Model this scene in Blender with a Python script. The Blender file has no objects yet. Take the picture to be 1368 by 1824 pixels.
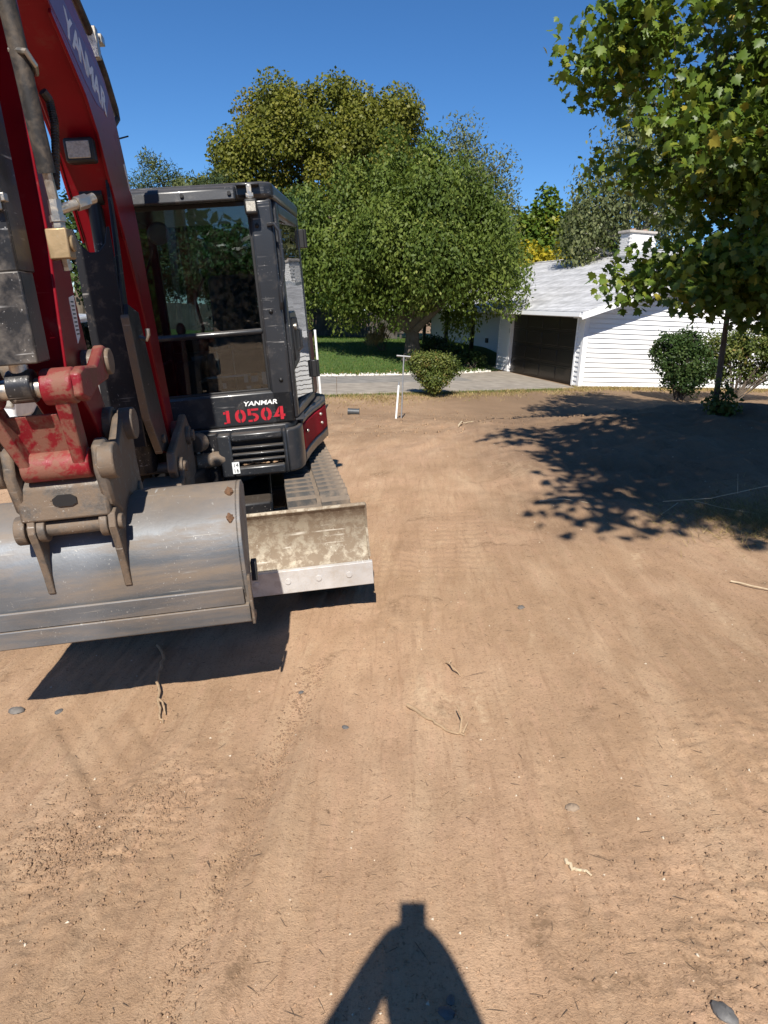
import bpy, bmesh, math, random
import numpy as np
from math import radians, sin, cos, pi, tanh, exp, sqrt
from mathutils import Vector, Matrix

random.seed(7)
RNG = np.random.default_rng(11)
scene = bpy.context.scene
COL = scene.collection

# ------------------------------------------------------------------ camera
cam_d = bpy.data.cameras.new('camera')
cam_d.sensor_fit = 'VERTICAL'; cam_d.sensor_height = 36.0
cam_d.lens = 36.0 * 1265 / 1824
cam_d.clip_start = 0.02; cam_d.clip_end = 2000
cam = bpy.data.objects.new('camera', cam_d); COL.objects.link(cam)
cam.matrix_world = Matrix.Translation((0, 0, 1.72)) @ Matrix.Rotation(radians(74.0), 4, 'X') @ Matrix.Rotation(radians(2.5), 4, 'Z')
scene.camera = cam

# ------------------------------------------------------------------ light
SUN_EL = radians(44.8); SUN_HEAD = radians(4.55)      # heading the light travels to
Ldir = Vector((sin(SUN_HEAD) * cos(SUN_EL), cos(SUN_HEAD) * cos(SUN_EL), -sin(SUN_EL)))
world = bpy.data.worlds.new('World'); scene.world = world; world.use_nodes = True
wn = world.node_tree; wn.nodes.clear()
sky = wn.nodes.new('ShaderNodeTexSky'); sky.sky_type = 'NISHITA'; sky.sun_disc = False
sky.sun_elevation = SUN_EL; sky.sun_rotation = pi + SUN_HEAD
sky.altitude = 1400; sky.air_density = 1.0; sky.dust_density = 0.0; sky.ozone_density = 9.0
bg = wn.nodes.new('ShaderNodeBackground'); bg.inputs[1].default_value = 0.082
wo = wn.nodes.new('ShaderNodeOutputWorld')
hs = wn.nodes.new('ShaderNodeHueSaturation'); hs.inputs['Saturation'].default_value = 1.10
wn.links.new(sky.outputs[0], hs.inputs['Color']); wn.links.new(hs.outputs[0], bg.inputs[0]); wn.links.new(bg.outputs[0], wo.inputs[0])
sun_d = bpy.data.lights.new('sun', 'SUN'); sun_d.energy = 5.0; sun_d.angle = radians(0.53); sun_d.color = (1.0, 0.945, 0.86)
sun = bpy.data.objects.new('sun', sun_d); COL.objects.link(sun)
sun.rotation_euler = Ldir.to_track_quat('-Z', 'Y').to_euler(); sun.location = (-3, -10, 12)
vs = scene.view_settings
vs.view_transform = 'Standard'; vs.look = 'None'; vs.exposure = 0.55; vs.gamma = 1.0; vs.use_curve_mapping = False

# ------------------------------------------------------------------ helpers: objects and properties
def tag(o, label=None, cat=None, group=None, kind=None):
    if label: o['label'] = label
    if cat: o['category'] = cat
    if group: o['group'] = group
    if kind: o['kind'] = kind
    return o

def empty(name, loc=(0, 0, 0), rz=0.0):
    o = bpy.data.objects.new(name, None); COL.objects.link(o)
    o.location = loc; o.rotation_euler = (0, 0, rz); o.empty_display_size = 0.1
    return o

def link(name, me, mat=None, parent=None):
    if mat is not None and not me.materials: me.materials.append(mat)
    o = bpy.data.objects.new(name, me); COL.objects.link(o)
    if parent is not None: o.parent = parent
    return o

class B:
    """collects shapes; build() links them as one mesh object"""
    def __init__(s, M=None): s.v = []; s.f = []; s.M = M
    def add(s, vs_, fs_, M=None):
        n = len(s.v)
        for p in vs_:
            p = Vector(p)
            if M is not None: p = M @ p
            if s.M is not None: p = s.M @ p
            s.v.append(p)
        s.f += [tuple(i + n for i in f) for f in fs_]
        return s
    def box(s, x0, x1, y0, y1, z0, z1, M=None):
        return s.add([(x0, y0, z0), (x1, y0, z0), (x1, y1, z0), (x0, y1, z0), (x0, y0, z1), (x1, y0, z1), (x1, y1, z1), (x0, y1, z1)],
                     [(3, 2, 1, 0), (4, 5, 6, 7), (0, 1, 5, 4), (1, 2, 6, 5), (2, 3, 7, 6), (3, 0, 4, 7)], M)
    def prism(s, prof, lo, hi, axis='x', M=None):
        n = len(prof)
        def P(a, b, t):
            return {'x': (t, a, b), 'y': (a, t, b), 'z': (a, b, t)}[axis]
        v = [P(a, b, lo) for a, b in prof] + [P(a, b, hi) for a, b in prof]
        f = [tuple(range(n - 1, -1, -1)), tuple(range(n, 2 * n))] + [(i, (i + 1) % n, n + (i + 1) % n, n + i) for i in range(n)]
        return s.add(v, f, M)
    def cyl(s, p0, p1, r0, r1=None, n=16, cap=True):
        return s.tube([p0, p1], [r0, r0 if r1 is None else r1], n, cap)
    def tube(s, path, r, n=8, cap=True):
        path = [Vector(p) for p in path]; k = len(path)
        if not isinstance(r, (list, tuple)): r = [r] * k
        v = []; f = []; up = None
        for i, p in enumerate(path):
            t = (path[min(i + 1, k - 1)] - path[max(i - 1, 0)]).normalized()
            if up is None:
                up = Vector((0, 0, 1)) if abs(t.z) < .9 else Vector((1, 0, 0))
            a = (up - t * up.dot(t)).normalized(); b = t.cross(a); up = a
            v += [p + (a * cos(2 * pi * j / n) + b * sin(2 * pi * j / n)) * r[i] for j in range(n)]
        for i in range(k - 1):
            f += [(i * n + j, i * n + (j + 1) % n, (i + 1) * n + (j + 1) % n, (i + 1) * n + j) for j in range(n)]
        if cap: f += [tuple(range(n - 1, -1, -1)), tuple(range((k - 1) * n, k * n))]
        return s.add(v, f)
    def ball(s, c, r, n=10, m=7, sc=(1, 1, 1), jit=0.0, seed=0):
        rr = random.Random(seed); v = [(0, 0, 1)]; f = []
        for i in range(1, m):
            th = pi * i / m
            v += [(sin(th) * cos(2 * pi * j / n), sin(th) * sin(2 * pi * j / n), cos(th)) for j in range(n)]
        v.append((0, 0, -1))
        v = [tuple(c[q] + p[q] * r * sc[q] * (1 + rr.uniform(-jit, jit)) for q in range(3)) for p in v]
        f += [(0, 1 + j, 1 + (j + 1) % n) for j in range(n)]
        for i in range(m - 2):
            f += [(1 + i * n + j, 1 + (i + 1) * n + j, 1 + (i + 1) * n + (j + 1) % n, 1 + i * n + (j + 1) % n) for j in range(n)]
        L = 1 + (m - 1) * n
        f += [(L, 1 + (m - 2) * n + (j + 1) % n, 1 + (m - 2) * n + j) for j in range(n)]
        return s.add(v, f)
    def mesh(s, name, smooth=35):
        me = bpy.data.meshes.new(name)
        me.from_pydata(s.v, [], s.f); me.update()
        bm = bmesh.new(); bm.from_mesh(me)
        bmesh.ops.recalc_face_normals(bm, faces=bm.faces)
        for fc in bm.faces: fc.smooth = True
        lim = radians(smooth)
        for e in bm.edges:
            e.smooth = len(e.link_faces) == 2 and e.calc_face_angle(0) < lim
        bm.to_mesh(me); bm.free()
        return me
    def build(s, name, mat, parent=None, bevel=0.0, smooth=35, seg=2):
        o = link(name, s.mesh(name, smooth), mat, parent)
        if bevel:
            m = o.modifiers.new('bevel', 'BEVEL'); m.width = bevel; m.segments = seg
            m.limit_method = 'ANGLE'; m.angle_limit = radians(40); m.harden_normals = False
        return o

def np_mesh(name, verts, faces, mat, attr=None, smooth=False):
    """verts (N,3), faces (M,k), attr per-face float 'rnd'"""
    me = bpy.data.meshes.new(name)
    verts = np.ascontiguousarray(verts, dtype=np.float32); faces = np.ascontiguousarray(faces, dtype=np.int32)
    M, k = faces.shape
    me.vertices.add(len(verts)); me.vertices.foreach_set('co', verts.ravel())
    me.loops.add(M * k); me.loops.foreach_set('vertex_index', faces.ravel())
    me.polygons.add(M); me.polygons.foreach_set('loop_start', np.arange(0, M * k, k, dtype=np.int32))
    me.polygons.foreach_set('loop_total', np.full(M, k, dtype=np.int32))
    if smooth: me.polygons.foreach_set('use_smooth', np.ones(M, dtype=bool))
    if attr is not None:
        a = me.attributes.new('rnd', 'FLOAT', 'FACE'); a.data.foreach_set('value', np.ascontiguousarray(attr, dtype=np.float32))
    me.update(calc_edges=True); me.validate()
    if mat: me.materials.append(mat)
    return me

# ------------------------------------------------------------------ helpers: materials
def nt_new(name):
    m = bpy.data.materials.new(name); m.use_nodes = True
    t = m.node_tree; t.nodes.clear()
    out = t.nodes.new('ShaderNodeOutputMaterial'); p = t.nodes.new('ShaderNodeBsdfPrincipled')
    t.links.new(p.outputs[0], out.inputs[0])
    return m, t, p, out

def N(t, typ, **kw):
    n = t.nodes.new(typ)
    for k, v in kw.items():
        if k.startswith('i_'):
            key = k[2:]; key = int(key) if key.isdigit() else key.replace('_', ' ')
            n.inputs[key].default_value = v
        else: setattr(n, k, v)
    return n

def ramp(t, stops, fac=None, interp='LINEAR'):
    r = t.nodes.new('ShaderNodeValToRGB'); cr = r.color_ramp; cr.interpolation = interp
    while len(cr.elements) < len(stops): cr.elements.new(0.5)
    for e, (p, c) in zip(cr.elements, stops):
        e.position = p; e.color = (*c, 1) if len(c) == 3 else c
    if fac is not None: t.links.new(fac, r.inputs[0])
    return r

def coord(t, scale=(1, 1, 1), rot=(0, 0, 0), out='Object'):
    tc = t.nodes.new('ShaderNodeTexCoord'); mp = t.nodes.new('ShaderNodeMapping')
    mp.inputs['Scale'].default_value = scale; mp.inputs['Rotation'].default_value = rot
    t.links.new(tc.outputs[out], mp.inputs[0]); return mp.outputs[0]

def noise(t, vec, scale, detail=4, rough=.55, dist=0.0):
    n = t.nodes.new('ShaderNodeTexNoise'); n.inputs['Scale'].default_value = scale
    n.inputs['Detail'].default_value = detail; n.inputs['Roughness'].default_value = rough; n.inputs['Distortion'].default_value = dist
    t.links.new(vec, n.inputs['Vector']); return n.outputs['Fac']

def mix(t, fac, a, b, mode='MIX'):
    m = t.nodes.new('ShaderNodeMix'); m.data_type = 'RGBA'; m.blend_type = mode
    for s, val in ((m.inputs['Factor'], fac), (m.inputs['A'], a), (m.inputs['B'], b)):
        if hasattr(val, 'is_linked') or hasattr(val, 'links'): t.links.new(val, s)
        elif isinstance(val, (int, float)): s.default_value = val
        else: s.default_value = (*val, 1) if len(val) == 3 else val
    return m.outputs['Result']

def bump(t, p, h, strength=.3, dist=.01):
    b = t.nodes.new('ShaderNodeBump'); b.inputs['Strength'].default_value = strength; b.inputs['Distance'].default_value = dist
    t.links.new(h, b.inputs['Height']); t.links.new(b.outputs[0], p.inputs['Normal']); return b

def worn(name, base, rough=.45, metal=0.0, dust=(.36, .25, .16), amt=.35, scale=9.0, scratch=.0, scr_col=(.45, .43, .4), topdust=.0, coat=0.0, bmp=.12, hard=.0, spec=.5, stretch=None):
    """painted or bare metal with blotchy dirt, fine scratches and dust lying on faces that look up"""
    m, t, p, o = nt_new(name)
    v = coord(t)
    n1 = noise(t, coord(t, stretch) if stretch else v, scale, 7, .68, .3)
    f = ramp(t, [(max(0, .62 - .45 * amt), (0, 0, 0)), (min(1, .86 - .3 * amt) * (1 - hard) + hard * (max(0, .62 - .45 * amt) + .05), (1, 1, 1))], n1).outputs[0]
    fm = N(t, 'ShaderNodeMath', operation='MULTIPLY'); t.links.new(f, fm.inputs[0]); fm.inputs[1].default_value = min(.95, .35 + amt * .7)
    fac = fm.outputs[0]
    if topdust:
        g = t.nodes.new('ShaderNodeNewGeometry'); sx = t.nodes.new('ShaderNodeSeparateXYZ'); t.links.new(g.outputs['Normal'], sx.inputs[0])
        mr = N(t, 'ShaderNodeMapRange'); mr.inputs['From Min'].default_value = .55; mr.inputs['From Max'].default_value = 1.0
        mr.inputs['To Max'].default_value = topdust; t.links.new(sx.outputs['Z'], mr.inputs[0])
        mn = N(t, 'ShaderNodeMath', operation='MULTIPLY'); t.links.new(mr.outputs[0], mn.inputs[0])
        n5 = noise(t, v, 22, 5, .7); ad = N(t, 'ShaderNodeMath', operation='ADD'); t.links.new(n5, ad.inputs[0]); ad.inputs[1].default_value = .4
        t.links.new(ad.outputs[0], mn.inputs[1])
        mx = N(t, 'ShaderNodeMath', operation='MAXIMUM'); mx.use_clamp = True; t.links.new(fac, mx.inputs[0]); t.links.new(mn.outputs[0], mx.inputs[1]); fac = mx.outputs[0]
    tone = ramp(t, [(.3, tuple(c * .72 for c in base)), (.7, tuple(min(1, c * 1.18) for c in base))], noise(t, v, 3.1, 3, .5)).outputs[0]
    col = mix(t, fac, tone, dust)
    if scratch:
        for rot, sc in (((0, 0, .3), (3, 160, 60)), ((.5, .2, 0), (110, 4, 90))):
            v2 = coord(t, sc, rot); s1 = noise(t, v2, 1.0, 2, .5)
            brk = noise(t, v, 7, 2)
            rr = ramp(t, [(.70 - .05 * scratch, (0, 0, 0)), (.74, (1, 1, 1))], s1).outputs[0]
            r2 = ramp(t, [(.48, (0, 0, 0)), (.6, (1, 1, 1))], brk).outputs[0]
            mm = N(t, 'ShaderNodeMath', operation='MULTIPLY'); t.links.new(rr, mm.inputs[0]); t.links.new(r2, mm.inputs[1])
            m3 = N(t, 'ShaderNodeMath', operation='MULTIPLY'); t.links.new(mm.outputs[0], m3.inputs[0]); m3.inputs[1].default_value = min(1, scratch)
            col = mix(t, m3.outputs[0], col, scr_col)
    t.links.new(col, p.inputs['Base Color'])
    rg = N(t, 'ShaderNodeMapRange'); rg.inputs['To Min'].default_value = rough; rg.inputs['To Max'].default_value = .88
    t.links.new(fac, rg.inputs[0]); t.links.new(rg.outputs[0], p.inputs['Roughness'])
    if metal:
        mt = N(t, 'ShaderNodeMapRange'); mt.inputs['To Min'].default_value = metal; mt.inputs['To Max'].default_value = metal * .15
        t.links.new(fac, mt.inputs[0]); t.links.new(mt.outputs[0], p.inputs['Metallic'])
    p.inputs['Specular IOR Level'].default_value = spec
    if coat: p.inputs['Coat Weight'].default_value = coat; p.inputs['Coat Roughness'].default_value = .08
    if bmp: bump(t, p, noise(t, v, scale * 6, 5, .65), bmp, .004)
    return m

def plain(name, col, rough=.6, metal=0.0, var=.12, scale=8, bmp=.0):
    m, t, p, o = nt_new(name); v = coord(t)
    n1 = noise(t, v, scale, 5, .6)
    r = ramp(t, [(.25, tuple(c * (1 - var) for c in col)), (.75, tuple(min(1, c * (1 + var)) for c in col))], n1)
    t.links.new(r.outputs[0], p.inputs['Base Color']); p.inputs['Roughness'].default_value = rough; p.inputs['Metallic'].default_value = metal
    if bmp: bump(t, p, noise(t, v, scale * 5, 5, .65), bmp, .006)
    return m

def glassy(name, tint=(.75, .85, .82), dirt=.12, refl=1.0):
    m, t, p, o = nt_new(name); t.nodes.remove(p)
    tr = t.nodes.new('ShaderNodeBsdfTransparent'); tr.inputs[0].default_value = (*tint, 1)
    gl = t.nodes.new('ShaderNodeBsdfGlossy'); gl.inputs['Roughness'].default_value = .015
    fr = t.nodes.new('ShaderNodeFresnel'); fr.inputs[0].default_value = 1.62
    mu = N(t, 'ShaderNodeMath', operation='MULTIPLY'); mu.use_clamp = True; t.links.new(fr.outputs[0], mu.inputs[0]); mu.inputs[1].default_value = 1.0 * refl
    mx = t.nodes.new('ShaderNodeMixShader'); t.links.new(mu.outputs[0], mx.inputs[0]); t.links.new(tr.outputs[0], mx.inputs[1]); t.links.new(gl.outputs[0], mx.inputs[2])
    df = t.nodes.new('ShaderNodeBsdfDiffuse'); df.inputs[0].default_value = (.45, .38, .3, 1)
    v = coord(t); n1 = noise(t, v, 26, 6, .75)
    sx = t.nodes.new('ShaderNodeMapRange'); sx.inputs['From Min'].default_value = .45; sx.inputs['From Max'].default_value = .85; sx.inputs['To Max'].default_value = dirt
    t.links.new(n1, sx.inputs[0])
    m2 = t.nodes.new('ShaderNodeMixShader'); t.links.new(sx.outputs[0], m2.inputs[0]); t.links.new(mx.outputs[0], m2.inputs[1]); t.links.new(df.outputs[0], m2.inputs[2])
    bw = t.nodes.new('ShaderNodeBump'); bw.inputs['Strength'].default_value = .03; bw.inputs['Distance'].default_value = .02
    t.links.new(noise(t, v, 5, 1), bw.inputs['Height']); t.links.new(bw.outputs[0], gl.inputs['Normal'])
    t.links.new(m2.outputs[0], o.inputs[0])
    return m

def leafmat(name, stops, rough=.42, trans=.32, spec=.22):
    m, t, p, o = nt_new(name)
    at = t.nodes.new('ShaderNodeAttribute'); at.attribute_name = 'rnd'
    r = ramp(t, stops, at.outputs['Fac'])
    t.links.new(r.outputs[0], p.inputs['Base Color']); p.inputs['Roughness'].default_value = rough
    p.inputs['Specular IOR Level'].default_value = spec
    tl = t.nodes.new('ShaderNodeBsdfTranslucent'); c2 = mix(t, 1.0, r.outputs[0], (1.0, 1.0, .45), 'MULTIPLY')
    br = mix(t, .5, c2, (.16, .22, .02)); t.links.new(br, tl.inputs[0])
    mx = t.nodes.new('ShaderNodeMixShader'); mx.inputs[0].default_value = trans
    t.links.new(p.outputs[0], mx.inputs[1]); t.links.new(tl.outputs[0], mx.inputs[2]); t.links.new(mx.outputs[0], o.inputs[0])
    return m

# ------------------------------------------------------------------ terrain
def sst(a, b, x): t = np.clip((x - a) / (b - a), 0, 1); return t * t * (3 - 2 * t)

def vnoise(x, y, seed):
    rg = np.random.default_rng(seed); G = rg.random((257, 257)); G[256] = G[0]; G[:, 256] = G[:, 0]
    xi = np.floor(x).astype(int); yi = np.floor(y).astype(int); fx = x - xi; fy = y - yi
    fx = fx * fx * (3 - 2 * fx); fy = fy * fy * (3 - 2 * fy); a = xi % 256; b = yi % 256
    return (G[a, b] * (1 - fx) + G[a + 1, b] * fx) * (1 - fy) + (G[a, b + 1] * (1 - fx) + G[a + 1, b + 1] * fx) * fy - .5

def Tbase(x, y):
    x = np.asarray(x, float); y = np.asarray(y, float)
    z = .03 + .525 * np.tanh(x / 5) + .27 * np.exp(-((x - 5.0) ** 2 / 8 + (y - 9) ** 2 / 16))
    k = sst(9, 15, y); z = z * (1 - k) - .32 * k
    yf = np.interp(x, [-160, -17, -7, -1.6, 2.0, 4.15, 160], [-40, 14.5, 18.9, 21.6, 24.0, 26.45, 160])
    lawn = sst(.3, 6.5, y - yf) * .55
    return z + lawn

def relief(x, y):
    d = np.hypot(x, y)
    near = np.clip(1.3 - d / 16, .25, 1)
    h = .030 * vnoise(x * .9, y * .7, 1) + .016 * vnoise(x * 2.7, y * 1.6, 2)
    h += .007 * vnoise(x * 8 + y * .6, y * 2.2, 3) + .0035 * vnoise(x * 19, y * 9, 4) + .0025 * vnoise(x * 47, y * 36, 5) + .002 * vnoise(x * 110, y * 95, 15)
    # smeared tracks that run with the direction of travel
    u = x - .10 * y
    h += .014 * vnoise(u * 14, y * .45, 6) + .008 * vnoise(u * 34, y * .6, 7) + .0035 * vnoise(u * 80, y * 1.2, 27)
    u2 = x * .80 + y * .60; lm = sst(-.5, -1.0, x) * sst(3.4, 2.6, y)
    h += lm * (.016 * vnoise(u2 * 9, (y - x) * .5, 28) + .008 * vnoise(u2 * 26, (y - x) * .8, 29))
    u3 = x + .55 * y; rm = sst(.7, 1.2, x) * sst(6, 4, y)
    h += rm * (.004 * vnoise(u3 * 12, y * .5, 30) + .004 * vnoise(u3 * 30, y * .9, 31))
    # a rut left by a track edge on the left and a ridge beside it
    for c, w, a in ((-.62, .05, -.022), (-.50, .05, .016), (-.98, .07, .02), (.62, .06, -.010), (-1.22, .09, -.02)):
        h += a * np.exp(-((u - c - .05 * vnoise(y * 1.3, y * 0 + c, 8)) / w) ** 2) * (.6 + .8 * vnoise(y * 2.1, u * 0 + 3.3, 9)) * sst(4.2, 2.4, y)
    # cleat prints of the tracks and curved turning scuffs farther out
    cm = np.clip(vnoise(x * 1.4, y * .9, 33) * 4 + .3, 0, 1) * sst(3.6, 4.6, y) * sst(9.5, 7.5, y) * sst(-.35, -.1, x) * sst(1.0, .6, x)
    h += cm * .0032 * np.sin(2 * pi * (y + .25 * x + .02 * vnoise(x * 5, y * 5, 34)) / .10)
    for cx, cy, r0_ in ((2.6, 12.5, 2.6), (2.7, 12.3, 2.0), (-2.4, 10.5, 2.7), (-2.2, 10.8, 3.2), (.6, 12.0, 1.5)):
        r_ = np.hypot(x - cx, (y - cy) * .9)
        h += (.035 * np.exp(-((r_ - r0_) / .09) ** 2) - .03 * np.exp(-((r_ - r0_ - .2) / .11) ** 2)) * sst(8, 9, y) * sst(14, 12.5, y) * sst(2.0, 1.2, x) * (.6 + vnoise(x * 2, y * 2, 35))
    # cloddy spots
    cl = np.clip(vnoise(x * .8 + 5, y * .8, 10) * 3.2 - .75, 0, .6)
    for cx, cy, r in ((-1.0, 1.95, .42), (-.75, 2.25, .3), (1.1, 1.5, .45), (1.6, 2.2, .5)):
        cl = np.maximum(cl, np.exp(-((x - cx) ** 2 + (y - cy) ** 2) / r ** 2))
    h += cl * (.022 * np.abs(vnoise(x * 16, y * 16, 11)) + .020 * np.abs(vnoise(x * 38, y * 38, 12)))
    # turned soil in the tree shade and beside the buried pipes, and a small berm along the shade
    sh = sst(1.0, 2.2, x) * sst(4.0, 6.0, y) * sst(17, 14, y)
    h += sh * (.17 * np.abs(vnoise(x * 1.3, y * 1.1, 13)) + .09 * vnoise(x * 3.6, y * 3.1, 14) + .045 * vnoise(x * 11, y * 10, 16))
    bl = 1.35 + .25 * vnoise(y * .9, y * 0, 17) + .12 * (y - 7) ** 2 * (y < 7)
    h += .07 * np.exp(-((x - bl) / .22) ** 2) * sst(4.6, 6, y) * sst(12, 9, y) * (.7 + vnoise(y * 2.6, x * 1.5, 18))
    pl = np.exp(-((x - .1) ** 2 / 6 + (y - 12.7) ** 2 / 4))
    h += pl * (.14 * np.abs(vnoise(x * 1.6, y * 1.6, 19)) + .06 * vnoise(x * 4.5, y * 4, 20))
    far = sst(8, 11, y) * sst(17, 14, y) * .5
    h += far * (.07 * vnoise(x * 1.1, y * .9, 21) + .03 * vnoise(x * 3.5, y * 3, 22))
    h *= near
    return h * sst(19.0, 16.0, y - .5 * x) * sst(-3, .2, y)

def Tz(x, y): return float(Tbase(x, y) + relief(np.array([float(x)]), np.array([float(y)]))[0])

def dirt_material():
    m, t, p, o = nt_new('dirt')
    v = coord(t); vs1 = coord(t, (1, .22, 1), (0, 0, -.1))
    big = noise(t, v, .55, 5, .6, .4); mid = noise(t, v, 2.6, 6, .65); st = noise(t, vs1, 5.5, 5, .6); fine = noise(t, v, 90, 6, .75); grit = noise(t, v, 330, 3, .7)
    vs2 = coord(t, (1, .07, 1), (0, 0, -.1)); st2 = noise(t, vs2, 34, 5, .65); vs3 = coord(t, (1, .12, 1), (0, 0, .45)); st3 = noise(t, vs3, 20, 5, .65)
    c = ramp(t, [(.30, (.375, .243, .143)), (.45, (.470, .305, .181)), (.57, (.535, .346, .214)), (.72, (.520, .362, .217))], big).outputs[0]
    c = mix(t, ramp(t, [(.44, (0, 0, 0)), (.70, (.7, .7, .7))], mid).outputs[0], c, (.372, .236, .137))
    c = mix(t, ramp(t, [(.47, (0, 0, 0)), (.72, (.6, .6, .6))], st).outputs[0], c, (.625, .440, .278))
    c = mix(t, ramp(t, [(.32, (.45, .45, .45)), (.46, (0, 0, 0))], st2).outputs[0], c, (.330, .198, .115))
    c = mix(t, ramp(t, [(.55, (0, 0, 0)), (.72, (.5, .5, .5))], st3).outputs[0], c, (.590, .370, .235))
    c = mix(t, ramp(t, [(.34, (.8, .8, .8)), (.47, (0, 0, 0))], fine).outputs[0], c, (.20, .12, .068))
    c = mix(t, ramp(t, [(.31, (.8, .8, .8)), (.36, (0, 0, 0))], noise(t, v, 42, 6, .7)).outputs[0], c, (.12, .072, .042))
    c = mix(t, ramp(t, [(.64, (0, 0, 0)), (.74, (.7, .7, .7))], grit).outputs[0], c, (.58, .45, .32))
    pw = noise(t, coord(t, (1, .35, 1), (0, 0, -.1)), 3.3, 6, .6, .6); pk_ = noise(t, v, 30, 4, .7)
    pm = N(t, 'ShaderNodeMath', operation='MULTIPLY'); t.links.new(ramp(t, [(.60, (0, 0, 0)), (.68, (1, 1, 1))], pw).outputs[0], pm.inputs[0]); t.links.new(ramp(t, [(.42, (0, 0, 0)), (.60, (.5, .5, .5))], pk_).outputs[0], pm.inputs[1])
    c = mix(t, pm.outputs[0], c, (.70, .52, .33))
    dk = noise(t, v, 2.1, 6, .62, .8)
    dm = N(t, 'ShaderNodeMath', operation='MULTIPLY'); t.links.new(ramp(t, [(.60, (0, 0, 0)), (.67, (1, 1, 1))], dk).outputs[0], dm.inputs[0]); t.links.new(ramp(t, [(.40, (0, 0, 0)), (.58, (.8, .8, .8))], noise(t, v, 36, 5, .72)).outputs[0], dm.inputs[1])
    c = mix(t, dm.outputs[0], c, (.235, .150, .086))
    # darker soil tone on the right and toward the house
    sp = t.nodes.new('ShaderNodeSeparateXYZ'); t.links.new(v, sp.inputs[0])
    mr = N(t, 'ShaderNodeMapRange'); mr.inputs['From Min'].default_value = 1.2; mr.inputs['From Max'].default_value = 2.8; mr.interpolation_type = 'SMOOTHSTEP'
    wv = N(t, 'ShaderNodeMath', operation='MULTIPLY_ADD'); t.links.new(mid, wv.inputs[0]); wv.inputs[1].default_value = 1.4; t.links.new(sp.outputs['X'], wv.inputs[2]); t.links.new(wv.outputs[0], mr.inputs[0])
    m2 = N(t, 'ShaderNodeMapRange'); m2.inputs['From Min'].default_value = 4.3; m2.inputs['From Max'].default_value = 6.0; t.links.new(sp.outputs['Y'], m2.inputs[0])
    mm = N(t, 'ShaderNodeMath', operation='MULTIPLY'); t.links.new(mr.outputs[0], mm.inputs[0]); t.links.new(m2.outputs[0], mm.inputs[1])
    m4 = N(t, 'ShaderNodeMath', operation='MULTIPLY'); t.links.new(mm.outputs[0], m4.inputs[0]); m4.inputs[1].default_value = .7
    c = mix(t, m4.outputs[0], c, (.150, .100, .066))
    m3 = N(t, 'ShaderNodeMapRange'); m3.inputs['From Min'].default_value = 10.5; m3.inputs['From Max'].default_value = 15.5
    wy = N(t, 'ShaderNodeMath', operation='MULTIPLY_ADD'); t.links.new(mid, wy.inputs[0]); wy.inputs[1].default_value = 5.0; t.links.new(sp.outputs['Y'], wy.inputs[2]); t.links.new(wy.outputs[0], m3.inputs[0])
    m5 = N(t, 'ShaderNodeMath', operation='MULTIPLY'); t.links.new(m3.outputs[0], m5.inputs[0]); m5.inputs[1].default_value = .6
    c = mix(t, m5.outputs[0], c, (.300, .200, .118))
    vv_ = noise(t, v, .42, 3, .5, .5); c = mix(t, 1.0, c, ramp(t, [(.36, (.76, .76, .775)), (.66, (.95, .95, .965))], vv_).outputs[0], 'MULTIPLY')
    t.links.new(c, p.inputs['Base Color']); p.inputs['Roughness'].default_value = .95; p.inputs['Specular IOR Level'].default_value = .15
    b1 = t.nodes.new('ShaderNodeBump'); b1.inputs['Strength'].default_value = .5; b1.inputs['Distance'].default_value = .014
    h = N(t, 'ShaderNodeMath', operation='ADD'); t.links.new(noise(t, v, 28, 8, .72), h.inputs[0]); t.links.new(noise(t, v, 160, 4, .7), h.inputs[1])
    t.links.new(h.outputs[0], b1.inputs['Height']); t.links.new(b1.outputs[0], p.inputs['Normal'])
    return m
M_dirt = dirt_material()

def lines(segs):
    out = []
    for a, b, n in segs: out += list(np.linspace(a, b, n, endpoint=False))
    return np.array(out + [segs[-1][1]])
gx = lines([(-160, -20, 10), (-20, -6, 20), (-6, -2.6, 60), (-2.6, 2.8, 430), (2.8, 7, 120), (7, 20, 26), (20, 160, 10)])
gy = np.concatenate([lines([(-60, -4, 8), (-4, .6, 40)])[:-1], np.geomspace(.6, 19, 640), lines([(19.4, 40, 40), (40, 300, 12)])])
GX, GY = np.meshgrid(gx, gy)
GZ = Tbase(GX, GY) + relief(GX, GY)
nx, ny = len(gx), len(gy)
idx = np.arange(nx * ny).reshape(ny, nx)
gf = np.stack([idx[:-1, :-1], idx[:-1, 1:], idx[1:, 1:], idx[1:, :-1]], -1).reshape(-1, 4)
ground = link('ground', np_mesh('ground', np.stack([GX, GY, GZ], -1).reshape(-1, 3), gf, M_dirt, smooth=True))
tag(ground, 'bare tan graded dirt with smeared track marks', None, None, 'structure')

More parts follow.
